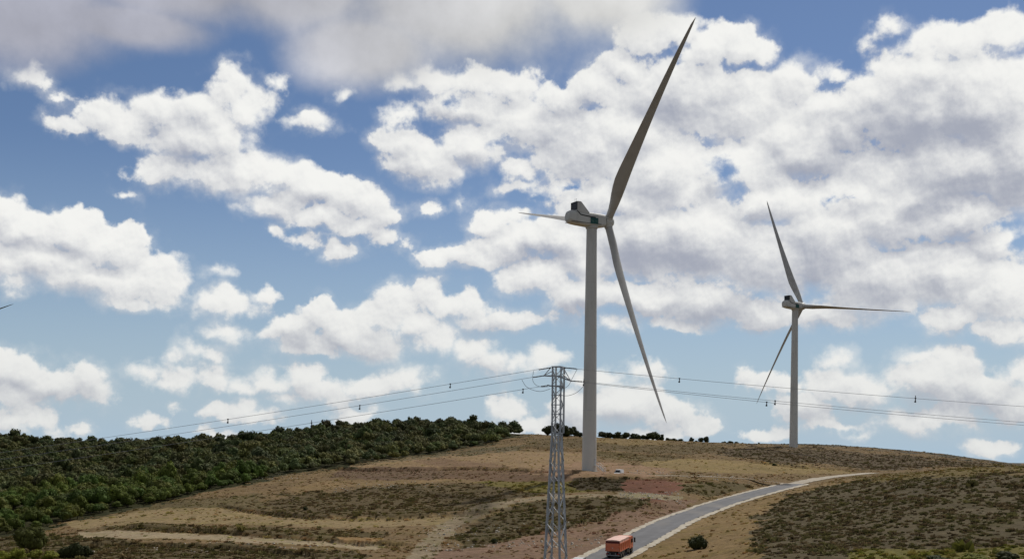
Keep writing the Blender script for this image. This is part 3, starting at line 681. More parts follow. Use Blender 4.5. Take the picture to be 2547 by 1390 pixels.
M['stone'] = material('pale_limestone', (1, 1, 1), .9, var=.15, attr='tone')
tag(newobj('rubble', npmesh('rubble', v_, f_, (M['stone'],), False, {'tone': t_})), 'pale limestone rubble strewn along the banks and tracks', 'stones', None, 'stuff')

# ================================================================== trees
def ico(sub):
    import bmesh
    bm = bmesh.new(); bmesh.ops.create_icosphere(bm, subdivisions=sub, radius=1); v = np.array([q.co[:] for q in bm.verts]); f = np.array([[w.index for w in q.verts] for q in bm.faces]); bm.free(); return v, f
ICO1, ICO2 = ico(1), ico(2)
def crown(nlobe, leaves, leafs, flat=.78, seed=0, base=.28, core=ICO2, corer=.80):
    """unit crown: about 1 wide in radius, from base*2 up to 2 high; lobes of needle clumps round a lumpy core"""
    g = np.random.default_rng(seed); VV, FF, TT = [], [], []; nb = 0
    L = [(np.array([0, 0, 1.0 + base * .3]), .62)]
    for i in range(nlobe):
        t_ = 2 * math.pi * (i * .618 + g.uniform(0, .2)); e = math.asin(g.uniform(-.45, .98)); rr_ = g.uniform(.42, .68)
        L.append((np.array([rr_ * math.cos(t_) * math.cos(e), rr_ * math.sin(t_) * math.cos(e), 1.05 + .62 * math.sin(e) * flat]), g.uniform(.26, .46)))
    for c_, r_ in L:
        v, f = core; d_ = 1 + .22 * (g.random(len(v)) - .5); vv = v * (r_ * corer * d_)[:, None] * np.array([1, 1, .85]) + c_
        tone = g.uniform(.75, 1.15)
        VV.append(vv); FF.append(f + nb); TT.append(np.full(len(v), tone)); nb += len(v)
        n = int(leaves * (r_ / .4) ** 2)
        d = g.normal(size=(n, 3)); d /= np.linalg.norm(d, axis=1)[:, None]; d[:, 2] = np.where(d[:, 2] < -.5, -d[:, 2], d[:, 2])
        p = c_ + d * (r_ * g.uniform(.78, 1.14, n))[:, None] * np.array([1, 1, .85])
        u = np.cross(d, g.normal(size=(n, 3))); u /= np.linalg.norm(u, axis=1)[:, None]; w = np.cross(d, u) + d * g.uniform(-.45, .45, n)[:, None]
        s = leafs * g.uniform(.6, 1.5, n)[:, None]
        tri = np.stack([p + u * s, p - u * s * .8 + w * s * .5, p - w * s * .9 + d * s * .25], 1).reshape(-1, 3)
        VV.append(tri); FF.append(np.arange(n * 3).reshape(-1, 3) + nb); nb += n * 3
        TT.append(np.repeat(tone * g.uniform(.72, 1.35, n), 3))
    return np.vstack(VV), np.vstack(FF), np.concatenate(TT)
def crown_mesh(name, cr, m, tint=(1, 1, 1)):
    v, f, t_ = cr; return npmesh(name, v, f, (m,), False, {'tone': t_[:, None] * np.array([tint])})
def trunk_mesh(seed, base=.3):
    g = random.Random(seed); mb = MB(); lean = g.uniform(-.1, .1)
    mb.tube([(0, 0, -.12), (lean * .3, 0, .3), (lean * .7, .03, .75), (lean, 0, 1.25)], [.075, .06, .045, .02], 7)
    for i in range(4):
        a_ = g.uniform(0, 6.28); z0 = g.uniform(.35, .9); mb.tube([(lean * z0, 0, z0), (.25 * math.cos(a_), .25 * math.sin(a_), z0 + .18), (.5 * math.cos(a_), .5 * math.sin(a_), z0 + .42)], [.03, .022, .008], 5)
    me = bpy.data.meshes.new('trunk'); me.from_pydata(mb.v, [], mb.f); me.materials.append(M['bark']); return me
TRUNKS = [trunk_mesh(i) for i in range(4)]
NEARC = [crown_mesh('crown', crown(11, 62, .08, seed=20 + i, base=.12), M['pine'], (1.3 + .25 * math.sin(i * 2.1), 1.45, .78 + .1 * math.cos(i))) for i in range(10)]
DARKC = [crown_mesh('crown', crown(4 + (i * 3) % 9, 70, .10, seed=60 + i, base=0, flat=.5 + .12 * (i % 4)), M['pine'], (.62, .64, .62)) for i in range(9)]
def place_tree(name, x, y, w, h, label, cat, group=None, cmesh=None, seed=0, sink=0, trunk=True):
    e = newobj(name, None, None, (x, y, gz(x, y) - sink), seed * 2.39); tag(e, label, cat, group); e.empty_display_size = .5
    c_ = newobj('crown', cmesh, e); c_.scale = (w / 2, w / 2, h / 1.85)
    if trunk: t_ = newobj('trunk', TRUNKS[seed % 4], e); t_.scale = (w / 2, w / 2, h / 1.85)
    return e
gs = 5.1; xs_, ys_ = np.meshgrid(np.arange(-420, 60, gs), np.arange(190, 900, gs * .92))
xs_ = (xs_ + rng.uniform(-.42, .42, xs_.shape) * gs).ravel(); ys_ = (ys_ + rng.uniform(-.42, .42, ys_.shape) * gs).ravel()
ra, aa = np.hypot(xs_, ys_), np.arctan2(xs_, ys_)
rmax = np.interp(aa, np.array([R(-26), R(-15), R(-5), R(1)]), np.array([850, 800, 745, 655]))
pxs, _ = topix(xs_, ys_, ground(xs_, ys_, False))
k = (ra > rbound(aa)) & (ra < rmax) & (pxs > -60) & (pxs < 1316)
thin = fbm(xs_ / 30, ys_ / 30, 2, 5); k &= rng.random(len(xs_)) < np.clip(.93 + thin * .5, .6, 1)
xs_, ys_, ra, aa, pxs = [q[k] for q in (xs_, ys_, ra, aa, pxs)]
o = np.argsort(ra); xs_, ys_, ra, aa, pxs = [q[o] for q in (xs_, ys_, ra, aa, pxs)]
zs_ = ground(xs_, ys_); nF = len(xs_); nI = 262
edge = ra - rbound(aa)
wid = rng.lognormal(math.log(5.6), .22, nF) * np.where(edge < 10, .85, 1); hei = wid * rng.uniform(.68, 1.22, nF)
for i in range(nI):
    tall = 'pine'
    lab = 'yellow-green pine on the open front edge of the left wood' if edge[i] < 9 else 'olive green pine inside the near lower part of the left wood'
    place_tree('pine_tree', xs_[i], ys_[i], wid[i], hei[i], lab, 'pine tree', 'pines of the wood on the left hillside', NEARC[i % 10], i, hei[i] * (.2 if edge[i] < 9 else .06))
fl = [crown(8, 17, .15, seed=100 + i, core=ICO1, corer=.86) for i in range(10)]
ft = rng.uniform(.62, 1.25, nF)[:, None] * np.stack([rng.uniform(.85, 1.25, nF), np.ones(nF), rng.uniform(.75, 1.2, nF)], -1)
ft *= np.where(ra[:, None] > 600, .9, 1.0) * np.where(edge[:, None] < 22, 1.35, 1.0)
i_ = slice(nI, nF)
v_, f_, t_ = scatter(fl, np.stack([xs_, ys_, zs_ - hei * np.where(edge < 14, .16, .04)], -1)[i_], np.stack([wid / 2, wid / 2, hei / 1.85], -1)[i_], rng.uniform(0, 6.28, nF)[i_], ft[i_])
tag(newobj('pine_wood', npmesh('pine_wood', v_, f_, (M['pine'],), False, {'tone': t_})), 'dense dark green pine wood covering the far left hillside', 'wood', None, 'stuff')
print('trees', nF, len(f_))
# skyline and lone trees (column, depth, width, height, label)
SK = [(1362, 632, 7.2, 8.6, 'tall dark tree on the ridge just left of the lattice pylon'),
      (1388, 642, 7.0, 7.4, 'dark tree on the ridge straight behind the lattice pylon'),
      (1408, 632, 7.6, 8.0, 'broad dark tree on the ridge just right of the lattice pylon'),
      (1429, 640, 5.0, 5.2, 'small dark tree on the ridge between pylon and near turbine tower'),
      (1443, 646, 3.8, 3.8, 'low round tree on the ridge against the near tower left edge'),
      (1499, 655, 6.2, 4.6, 'low spreading dark tree on the ridge right beside the near turbine tower'),
      (1516, 660, 4.6, 4.0, 'small low tree second to the right of the near turbine tower'),
      (1533, 655, 6.6, 5.6, 'rounded dark tree third to the right of the near tower on the skyline'),
      (1557, 660, 5.4, 4.6, 'dark round tree fourth to the right of the near tower on the skyline'),
      (1582, 660, 6.4, 5.0, 'wide dark tree on the skyline just left of the low blade tip line'),
      (1600, 664, 4.2, 3.4, 'small dark shrub-like tree between two wider skyline trees'),
      (1624, 662, 6.8, 5.2, 'widest dark tree on the skyline below the hanging blade tip'),
      (1646, 664, 4.2, 4.6, 'narrow upright dark tree right of the widest skyline tree'),
      (1661, 668, 3.2, 2.6, 'tiny low tree right of the narrow upright skyline tree'),
      (1675, 668, 4.0, 2.6, 'low flat tree near the right end of the skyline row'),
      (1693, 668, 3.2, 2.4, 'last tiny tree of the row before the gap in the skyline'),
      (1720, 672, 3.2, 3.6, 'first small round tree beyond the skyline gap'),
      (1732, 674, 2.4, 2.6, 'tiny tree tucked between two rounder trees beyond the skyline gap'),
      (1742, 672, 3.4, 3.8, 'second small round tree beyond the skyline gap'),
      (1757, 672, 3.4, 4.6, 'tallest slim tree of the small group beyond the skyline gap')]
for i, (px, Y, w, h, lb) in enumerate(SK):
    q = gat(px, 1085, Y); place_tree('ridge_tree', q.x, q.y, w * (1.15 + .3 * ((i * 5) % 4) / 3), h * (1.15 + .25 * ((i * 3) % 5) / 4), lb, 'tree', 'dark trees along the ridge', DARKC[i % 9], i + 3, h * (.30 + .12 * ((i * 7) % 5) / 4))
for i, (px, w, h) in enumerate(((1508, 4.5, 2.6), (1546, 5, 2.6), (1570, 4.4, 2.4), (1591, 4, 2.2), (1611, 4.6, 2.4), (1637, 4.4, 2.6), (1668, 4, 1.8), (1685, 3.8, 1.6), (1436, 4.5, 2.6))):
    q = gat(px, 1085, 664); place_tree('ridge_bush', q.x, q.y, w, h, 'low dark scrub bush filling a gap between the taller ridge trees', 'bush', 'low bushes between the ridge trees', DARKC[(i * 4) % 9], i + 31, h * .3, False)
LOW = [crown_mesh('foliage', crown(9, 60, .10, flat=.6, seed=90 + i, base=0), M['bush']) for i in range(3)]
BRM = [crown_mesh('foliage', crown(10, 90, .075, flat=.7, seed=95 + i, base=0), M['broom']) for i in range(3)]
def bush(px, row, Y, w, h, label, mesh, seed, group=None, name='shrub', cat='shrub'):
    q = gat(px, row, Y) if Y else hit(px, row); z = q.z
    e = newobj(name, mesh, None, (q.x, q.y, z - h * .42), seed * 1.7); e.scale = (w / 2, w / 2, h / 1.45); tag(e, label, cat, group); return e
bush(1736, 1364, 0, 3.7, 3.2, 'round dark green bush alone in the straw strip right of the road', LOW[0], 1, name='round_bush', cat='bush')
for i, (px, Y, w, h, lb) in enumerate(((1802, 676, 4.0, 2.2, 'leftmost low dark shrub on the ridge halfway between the two turbines'), (1817, 678, 4.6, 2.4, 'broadest low shrub of the four between the two turbines'), (1832, 678, 3.6, 2.0, 'low shrub just right of the broadest ridge shrub'), (1846, 680, 2.6, 1.5, 'tiny rightmost shrub of the four on the ridge'))):
    bush(px, 1098, Y, w, h, lb, LOW[i % 3], i + 5, 'low shrubs on the ridge')
q = gat(1888, 1102, 676); bush(1888, 1102, 676, 1.8, 1.3, 'single dark dot of a shrub on the ridge left of the far tower', LOW[1], 9)
q = gat(75, 1388, 208); place_tree('pine_tree', q.x, q.y, 6.6, 7.6, 'large lone pine in front of the wood at the bottom left corner', 'pine tree', None, crown_mesh('crown', crown(16, 150, .055, seed=301), M['pine'], (1.15, 1.1, .7)), 2, 1.7)
for i, (px, row, Y, w, h, lb) in enumerate(((12, 1398, 196, 3.6, 2.2, 'yellow-green broom at the very left edge of the picture bottom'), (46, 1398, 197, 3.2, 2.8, 'tallest bright yellow-green broom below the lone pine'), (86, 1398, 198, 3.2, 2.1, 'yellow-green broom low at the right foot of the lone pine'), (124, 1398, 197, 3.4, 1.9, 'flat yellow-green broom between lone pine and dark shrubs'))):
    bush(px, row, Y, w, h, lb, BRM[i % 3], i + 2, 'bright broom bushes at bottom left', 'broom_bush', 'bush')
for i, (px, row, Y, w, h, lb) in enumerate(((184, 1392, 200, 3.8, 3.6, 'dark green pine shrub at the bottom right of the lone pine'), (216, 1392, 201, 2.8, 2.4, 'smaller green shrub at the outer end of the bottom left bushes'), (204, 1366, 214, 2.4, 1.2, 'flat dark green shrub behind the two bottom left shrubs'), (154, 1394, 200, 2.8, 2.2, 'low olive shrub between broom and dark pine shrub'))):
    bush(px, row, Y, w, h, lb, LOW[i % 3], i + 12, 'dark shrubs at bottom left')
bush(760, 1219, 300, 1.6, 1.2, 'small dark shrub alone on the dark scrub field left of centre', LOW[2], 4)
bush(1230, 1322, 221, 1.8, 1.2, 'small black-green shrub beside the stony track', LOW[1], 6)
bush(1925, 1158, 0, 2.4, 1.4, 'lone dark shrub in the straw grass above the road bend', LOW[2], 8)
for i, (px, Y, w, h, lb) in enumerate(((2150, 134, 3.2, 1.5, 'leftmost olive-yellow shrub along the bottom edge right of the bush'), (2235, 133, 3.8, 1.3, 'second olive-yellow shrub from the left along the bottom edge'), (2330, 134, 3.4, 1.2, 'middle olive-yellow shrub of the bottom edge row'), (2420, 132, 4.0, 1.4, 'fourth olive-yellow shrub, broad, along the bottom edge'), (2505, 132, 3.6, 1.3, 'rightmost olive-yellow shrub in the bottom right corner'))):
    bush(px, 1392, Y, w, h, lb, BRM[i % 3] if i % 2 else LOW[i % 3], i + 20, 'olive-yellow shrubs along the bottom right edge', 'broom_bush', 'bush')

# ================================================================== wind turbines
HH, OVER, TILT, BL_L = 78.46, 5.87, .082, 68.2
def ring_oct(x, w, zb, zt, ch, yo=0):
    hw = w / 2; c_ = ch
    return [(x, -hw, zb + c_), (x, -hw, zt - c_), (x, -hw + c_ * .35, zt - c_ * .35), (x, -hw + c_, zt), (x, hw - c_, zt), (x, hw - c_ * .35, zt - c_ * .35), (x, hw, zt - c_), (x, hw, zb + c_), (x, hw - c_ * .35, zb + c_ * .35), (x, hw - c_, zb), (x, -hw + c_, zb), (x, -hw + c_ * .35, zb + c_ * .35)]
def blade_mesh(theta):
    a_ = Vector((math.cos(TILT), 0, math.sin(TILT))); Yv = Vector((0, 1, 0)); v = Vector((-math.sin(TILT), 0, math.cos(TILT)))
    d = Yv * math.cos(theta) + v * math.sin(theta); tg = -Yv * math.sin(theta) + v * math.cos(theta)
    RS = [0, .018, .05, .09, .13, .17, .21, .26, .32, .4, .48, .56, .64, .72, .8, .87, .93, .97, .99, 1]
    CHX = [0, .03, .06, .10, .14, .2, .25, .3, .45, .6, .75, .9, .97, 1]; CHY = [2.4, 2.4, 2.6, 3.3, 3.9, 4.4, 4.25, 3.95, 3.1, 2.35, 1.8, 1.15, .7, .15]
    THX = [0, .03, .08, .14, .2, .3, .5, .8, 1]; THY = [1, 1, .86, .58, .40, .29, .22, .18, .16]
    mb = MB(); rings = []
    for s in RS:
        r = 1.2 + s * (BL_L - 1.2); c_ = np.interp(s, CHX, CHY); th = np.interp(s, THX, THY); rnd = np.clip((th - .35) / .6, 0, 1)
        be = R(12) * math.exp(-s * 4.2) + R(17); ch = a_ * math.cos(be) + tg * math.sin(be); nn = -a_ * math.sin(be) + tg * math.cos(be)
        cen = d * (r * math.cos(R(1))) + a_ * (math.sin(R(1)) * r + 2.8 * s * s); pa = .5 * rnd + .30 * (1 - rnd); pts = []
        for k in range(20):
            t_ = 2 * math.pi * k / 20; xc = .5 - .5 * math.cos(t_)
            ya = 2.6 * (.2969 * math.sqrt(xc) - .126 * xc - .3516 * xc ** 2 + .2843 * xc ** 3 - .1036 * xc ** 4) * (1 if t_ < math.pi else -1) * .96
            yc = .5 * math.sin(t_); y_ = yc * rnd + ya * (1 - rnd)
            pts.append(cen - ch * ((xc - pa) * c_) + nn * (y_ * c_ * th))
        rings.append(pts)
    return mb.loft(rings)
def turbine(base, phi, theta, label, stairs, detail=True):
    T = newobj('wind_turbine', None, None, base, phi); tag(T, label, 'wind turbine', 'wind turbines on the hill'); T.empty_display_size = 5
    hc = HH + .996 + OVER * math.sin(TILT); n = 48; rings = []; top = HH - 1.35
    for i in range(41):
        z = top * i / 40; r = 2.33 + (1.66 - 2.33) * (z / top); rings.append([(r * math.cos(2 * math.pi * k / n), r * math.sin(2 * math.pi * k / n), z) for k in range(n)])
    tw = MB().loft(rings).build('tower', M['turbine'], T, True)
    for z in (19.5, 40, 60):
        r = 2.33 + (1.66 - 2.33) * (z / top) + .015
        MB().loft([[(r * math.cos(2 * math.pi * k / n), r * math.sin(2 * math.pi * k / n), z + dz) for k in range(n)] for dz in (-.05, .05)]).build('flange_seam', M['galv'], tw, True)
    MB().loft([[(r * math.cos(2 * math.pi * k / 32), r * math.sin(2 * math.pi * k / 32), z) for k in range(32)] for r, z in ((2.9, -1.2), (2.9, .12), (2.6, .2))]).build('foundation', M['concrete'], T)
    nb = MB().loft([ring_oct(-9.25, 2.5, hc - 1.0, hc + 1.3, .9), ring_oct(-8.9, 3.3, hc - 1.5, hc + 1.9, 1.0), ring_oct(-8.1, 3.85, hc - 1.8, hc + 2.3, 1.05), ring_oct(-6.4, 4.0, hc - 1.95, hc + 2.35, .9), ring_oct(-5.2, 4.0, hc - 2.0, hc + 2.1, .75), ring_oct(0, 4.0, hc - 2.3, hc + 2.05, .7), ring_oct(2.8, 3.8, hc - 2.1, hc + 1.95, .7), ring_oct(4.35, 3.5, hc - 1.85, hc + 1.95, .85)]).build('nacelle', M['turbine'], T, True, autos=22)
    MB().loft([[(x, r * math.cos(2 * math.pi * k / 32), hc + .1 + r * math.sin(2 * math.pi * k / 32)) for k in range(32)] for x, r in ((4.3, 1.62), (4.75, 1.6))]).build('main_shaft_collar', M['seam'], nb, True)
    for sy in (-1, 1):
        g = MB(); pts = [(-6.25, sy * 2.012, hc + 1.85), (-5.35, sy * 2.012, hc + .95), (-1.7, sy * 2.012, hc + .62), (.2, sy * 2.012, hc + .58)]
        for p_, q_ in zip(pts[:-1], pts[1:]): g.bar(p_, q_, .05, .34)
        g.box((-6.45, sy * 2.0, hc + 2.05), (.35, .1, .3)); g.bar((-8.6, sy * 1.99, hc - 1.36), (2.4, sy * 1.98, hc - 1.42), .04, .16)
        g.build('panel_gap', M['seam'], nb)
    # yaw bearing under the body
    MB().loft([[(r * math.cos(2 * math.pi * k / 32), r * math.sin(2 * math.pi * k / 32), z) for k in range(32)] for r, z in ((1.72, top - .02), (1.95, hc - 2.6), (2.0, hc - 2.1))]).build('yaw_collar', M['turbine'], T, True)
    ck = MB(); z0, z1 = hc + 1.8, hc + 5.1
    prof = [(-6.5, z0), (-6.5, z1 - .15), (-6.35, z1), (-5.25, z1), (-4.95, z1 - .2), (-2.2, hc + 2.05), (-2.0, z0)]
    ck.loft([[(x, y, z) for x, z in prof] for y in (-1.95, 1.95)]); ck.build('cooler_housing', M['turbine'], T)
    rd = MB().box((-6.53, 0, (z0 + z1) / 2 + .35), (.08, 3.6, z1 - z0 - 1.0)).build('radiator', M['radiator'], T)
    fr = MB()
    for y in (-1.83, 1.83): fr.box((-6.6, y, (z0 + z1) / 2 + .3), (.14, .12, z1 - z0 - .6))
    for z in (z0 + .78, z1 - .1): fr.box((-6.6, 0, z), (.14, 3.55, .12))
    fr.build('radiator_frame', M['seam'], T)
    for y in (-.5, .35): MB().tube([(-6.1, y, z1 - .05), (-6.1, y, z1 + .9)], .03, 6).tube([(-6.1, y, z1 + .9), (-6.1, y, z1 + 1.05)], .07, 6).build('wind_sensor', M['seam'], T)
    for sy in (-1, 1):
        pn = MB().box((-.25, sy * 2.02, hc - .55), (2.9, .04, 1.95)).build('logo_panel', M['teal'], T)
        s = MB(); y = sy * 2.05
        for cx, k in ((-.95, 1), (.55, -1)):       # two short curved pale words, too small to read
            for j in range(4):
                x0 = cx - .45 + j * .26; zz = hc - .42 + .10 * k * math.cos(j * 1.3)
                s.bar((x0, y, zz), (x0 + .16, y, zz - .12 * k), .03, .13); s.bar((x0 + .08, y, zz - .3), (x0 + .2, y, zz - .38 - .04 * j), .03, .09)
        s.build('lettering', M['tealtext'], pn)
    hub = Vector((OVER * math.cos(TILT), 0, hc)); a_ = Vector((math.cos(TILT), 0, math.sin(TILT))); u = Vector((0, 1, 0)); w = a_.cross(u)
    prof = [(-1.3, 1.5), (-1.1, 1.75), (-.4, 1.95), (.5, 1.95), (1.2, 1.75), (1.8, 1.3), (2.15, .7), (2.28, .15)]
    MB().loft([[hub + a_ * x + (u * math.cos(2 * math.pi * k / 32) + w * math.sin(2 * math.pi * k / 32)) * r for k in range(32)] for x, r in prof]).build('hub', M['turbine'], T, True)
    for k in range(3):
        th = theta + k * 2 * math.pi / 3; b = blade_mesh(th).build('blade', M['blade'], T, True, loc=hub, autos=60)
        d = u * math.cos(th) + (-w if w.z < 0 else w) * math.sin(th)
        q = d.to_track_quat('Z', 'X').to_matrix()
        MB().loft([[q @ Vector((r * math.cos(2 * math.pi * j / 28), r * math.sin(2 * math.pi * j / 28), z)) for j in range(28)] for r, z in ((1.3, 1.35), (1.3, 1.95), (1.2, 2.05))]).build('root_collar', M['turbine'], b, True)
    # door and stairs, on the side towards the camera's right
    da = -phi + R(-38); dx = Vector((math.cos(da), math.sin(da), 0)); dy = Vector((-dx.y, dx.x, 0)); q = Matrix((dx, dy, Vector((0, 0, 1)))).transposed()
    dr = MB().box(dx * 2.31 + Vector((0, 0, 3.1)), (.12, .95, 2.1), q).build('door', M['galv'], T)
    if stairs:
        st = MB(); st.box(dx * 2.95 + Vector((0, 0, 2.0)), (1.2, 1.3, .08), q)
        for k in range(9): st.box(dx * (3.6 + k * .27) + Vector((0, 0, 1.85 - k * .21)), (.26, 1.1, .05), q)
        for sy in (-.6, .6):
            st.bar(dx * 3.5 + dy * sy + Vector((0, 0, 1.9)), dx * 6.0 + dy * sy + Vector((0, 0, 0)), .08, .2); st.bar(dx * 3.5 + dy * sy + Vector((0, 0, 3.0)), dx * 6.0 + dy * sy + Vector((0, 0, 1.0)), .06)
            for t_ in (0, .33, .66, 1): p_ = dx * (3.5 + 2.5 * t_) + dy * sy + Vector((0, 0, 1.9 * (1 - t_))); st.bar(p_, p_ + Vector((0, 0, 1.1)), .06)
            st.bar(dx * 2.4 + dy * sy + Vector((0, 0, 3.1)), dx * 3.5 + dy * sy + Vector((0, 0, 3.0)), .06); st.bar(dx * 3.4 + dy * sy + Vector((0, 0, 2)), dx * 3.4 + dy * sy + Vector((0, 0, -.2)), .1)
        st.build('stairs', M['galv'], T)
    return T
turbine(T1B, .482, 2.31, 'large near white wind turbine towering over the lattice pylon', True)
turbine(T2B, .601, 1.179, 'smaller far white wind turbine on the right ridge', False)
# third turbine: only a blade tip enters the picture at the left edge
phi3, th3 = 1.25, math.pi - R(16)
a3 = Vector((math.cos(phi3) * math.cos(TILT), math.sin(phi3) * math.cos(TILT), math.sin(TILT))); h3 = Vector((-math.sin(phi3), math.cos(phi3), 0)); v3 = h3.cross(a3); v3 = v3 if v3.z > 0 else -v3
tipo = Vector((0, 0, HH + .996)) + a3 * (OVER + 4.0) + (h3 * math.cos(th3) + v3 * math.sin(th3)) * BL_L * .9986
Yt = 700
for _ in range(12):
    b3 = at(33, 826, Yt) - tipo; g3 = gz(b3.x, b3.y); Yt -= (b3.z - g3) / .0995 * .8
b3 = at(33, 826, Yt) - tipo; b3.z = gz(b3.x, b3.y)
turbine(b3, phi3, th3, 'third wind turbine whose blade tip alone enters at the left edge', False)
print('t3', b3, Yt)

# ================================================================== lattice pylon
YP = 105.0; pc = at(1386, 1000, YP); PX_, PY_ = pc.x, YP; pg = gz(PX_, PY_)
def pz(row): return ray(1386, row)[1] * YP
ZT, ZK = pz(912), pz(1077)
T = newobj('lattice_pylon', None, None, (PX_, PY_, 0), 0); tag(T, 'grey galvanised steel lattice pylon carrying three cables', 'pylon'); T.empty_display_size = 1; T.location.z = pg
def leg_off(z):   # half side of the square mast at height z
    return .41 if z >= ZK else .41 + (ZK - z) * .0375
RT = R(24)
def corner(k, z):
    h = leg_off(z); x, y = ((-h, -h), (h, -h), (h, h), (-h, h))[k]; c_, s_ = math.cos(RT), math.sin(RT)
    return Vector((x * c_ - y * s_, x * s_ + y * c_, z - pg))
# turned so that the nearest corner stands right of the middle
RT = R(-24) + R(0)
for k in range(4):
    g = MB(); zl = [pg - .3, ZK, ZT]; side = 1 if k % 2 else -1
    for z0, z1 in zip(zl[:-1], zl[1:]): g.angle(corner(k, z0), corner(k, z1),   .21 if z0 < ZK else .14, .03, side)
    g.build('leg', M['galv'], T)
lev = [ZT]; 
while lev[-1] > ZK + .3: lev.append(lev[-1] - (ZT - ZK) / 7)
nh = len(lev)
while lev[-1] > pg + 1.0: lev.append(lev[-1] - (1.25 + .05 * (len(lev) - nh)))
for f_i in range(4):
    br = MB(); a_, b_ = f_i, (f_i + 1) % 4
    for i, (z1, z0) in enumerate(zip(lev[:-1], lev[1:])):
        w = .075 if i < nh - 1 else .105
        if i < nh - 1:
            br.bar(corner(a_, z1), corner(b_, z1), w, w * .7)
            if i % 2 == f_i % 2: br.bar(corner(a_, z1), corner(b_, z0), w, .03)
            else: br.bar(corner(b_, z1), corner(a_, z0), w, .03)
        else:
            if (i + f_i) % 2: br.bar(corner(a_, z1), corner(b_, z0), w, .035)
            else: br.bar(corner(b_, z1), corner(a_, z0), w, .035)
            a2, b2 = (b_, a_) if (i + f_i) % 2 else (a_, b_); zm = (z0 + z1) / 2; br.bar(corner(a2, z1), (corner(a2, zm) + corner(b2, zm)) / 2, .055, .03)
            if i == nh - 1: br.bar(corner(a_, z1), corner(b_, z1), w)
    br.bar(corner(a_, ZT), corner(b_, ZT), .09)
    br.build('bracing', M['galv'], T)
for k in range(4):
    p_ = corner(k, pg); MB().box((p_.x, p_.y, .02), (.7, .7, .9)).build('footing', M['concrete'], T)
def lp(px, row, Y=YP): v = at(px, row, Y); return v - Vector((PX_, PY_, pg))
ca = MB(); tipL, tipR = lp(1353, 934, YP + .4), lp(1420, 947, YP - .6)
ca.bar(tipL, lp(1388, 936), .12); ca.bar(lp(1388, 936), tipR, .12); ca.bar(tipL, lp(1376, 934, YP + .4), .10); ca.bar(lp(1396, 938, YP - .5), tipR, .12)
ca.bar(tipL, lp(1371, 913), .06); ca.bar(lp(1356, 932), lp(1376, 922), .07); ca.bar(tipR, lp(1400, 913), .06); ca.bar(tipR, lp(1399, 930), .10); ca.bar(lp(1372, 932, YP + .3), lp(1400, 936, YP - .3), .09)
ca.build('crossarm', M['galv'], T)
c2 = MB(); c2.bar(lp(1371, 959), lp(1404, 963), .12); c2.bar(lp(1362, 957), lp(1373, 960), .09); c2.build('lower_bracket', M['galv'], T)
def insulator(p0, p1, par):
    g = MB(); d = Vector(p1) - Vector(p0); n = max(5, int(d.length / .12)); pts = []; rs = []
    for i in range(n * 2 + 1): pts.append(Vector(p0) + d * i / (n * 2)); rs.append(.07 if i % 2 else .03)
    g.tube(pts, rs, 8).build('insulator', M['insul'], par)
for p_, q_ in (((1371, 914), (1340, 919)), ((1353, 934), (1326, 938)), ((1364, 958), (1345, 961)), ((1402, 914), (1434, 917)), ((1420, 947), (1448, 949)), ((1400, 962), (1391, 965))): insulator(lp(*p_), lp(*q_), T)
def smooth(pts, n=8):
    return [tuple(p) for p in curve([Vector(p) for p in pts], n)]
for pts in ([(1327, 922), (1325, 944), (1333, 957), (1350, 962), (1372, 960)], [(1298, 944), (1308, 960), (1324, 969), (1345, 973), (1368, 967)], [(1436, 917), (1428, 932), (1421, 945)], [(1420, 948), (1414, 958), (1404, 965), (1394, 966)], [(1457, 951), (1446, 966), (1432, 977), (1416, 983), (1400, 984)]):
    MB().tube(smooth([lp(*p) for p in pts]), .022, 6).build('jumper_cable', M['wire'], T)

def line(pts, px0, px1, i0, i1, label, marks):
    """one conductor: rows through the given points; 1/depth runs straight between i0 and i1"""
    co = np.polyfit([p[0] for p in pts], [p[1] for p in pts], 2); P3 = []
    def pt(px):
        iv = i0 + (i1 - i0) * (px - px0) / (px1 - px0); return at(px, np.polyval(co, px), 1 / iv)
    p0 = pt(px0)
    for k in range(61): P3.append(pt(px0 + (px1 - px0) * k / 60) - p0)
    o = MB().tube(P3, .018, 6).build('power_line', M['wire'], None, True); o.location = p0; tag(o, label, 'cable', 'cables of the overhead line')
    for mpx, up in marks:
        q = pt(mpx) - p0; g = MB(); s = pt(mpx).y / 105 * .85
        g.box(q + Vector((0, 0, .02)), (.16 * s, .10, .10)); g.box(q + Vector((0, 0, -.16 * s)), (.09 * s, .05, .32 * s)); g.box(q + Vector((-.02, 0, -.36 * s)), (.18 * s, .06, .16 * s), Matrix.Rotation(R(12), 3, 'Y'))
        if up: g.box(q + Vector((0, 0, .2 * s)), (.06, .05, .25 * s))
        g.build('bird_marker', M['insul'], o)
line([(1340, 919), (1120, 953), (700, 1023), (0, 1125)], 1340, -500, 1 / YP, 1 / 128, 'upper cable running left from the pylon top down behind the pine wood', [(1120, 0), (567, 0)])
line([(1326, 938), (895, 1006), (700, 1041), (0, 1142)], 1326, -500, 1 / YP, 1 / 128, 'middle cable running left from the pylon crossarm', [(895, 0)])
line([(1345, 961), (1300, 968), (700, 1063), (0, 1167)], 1345, -500, 1 / YP, 1 / 128, 'lowest cable running left from the pylon bracket', [(1301, 0), (775, 1)])
line([(1434, 917), (1690, 942), (2277, 990), (2547, 1011)], 1434, 3100, 1 / YP, 1 / 122, 'upper single cable running right from the pylon top', [(1690, 0), (2277, 1)])
line([(1448, 949), (1697, 973), (1847, 990), (2547, 1050)], 1448, 3100, 1 / YP, 1 / 122, 'middle cable of the close pair running right from the pylon', [(1928, 0), (1428 + 24, 1)])
line([(1448, 951), (1697, 977), (1847, 995), (2547, 1057)], 1448, 3100, 1 / (YP - .5), 1 / 121, 'lowest cable of the close pair running right from the pylon', [(1907, 0)])

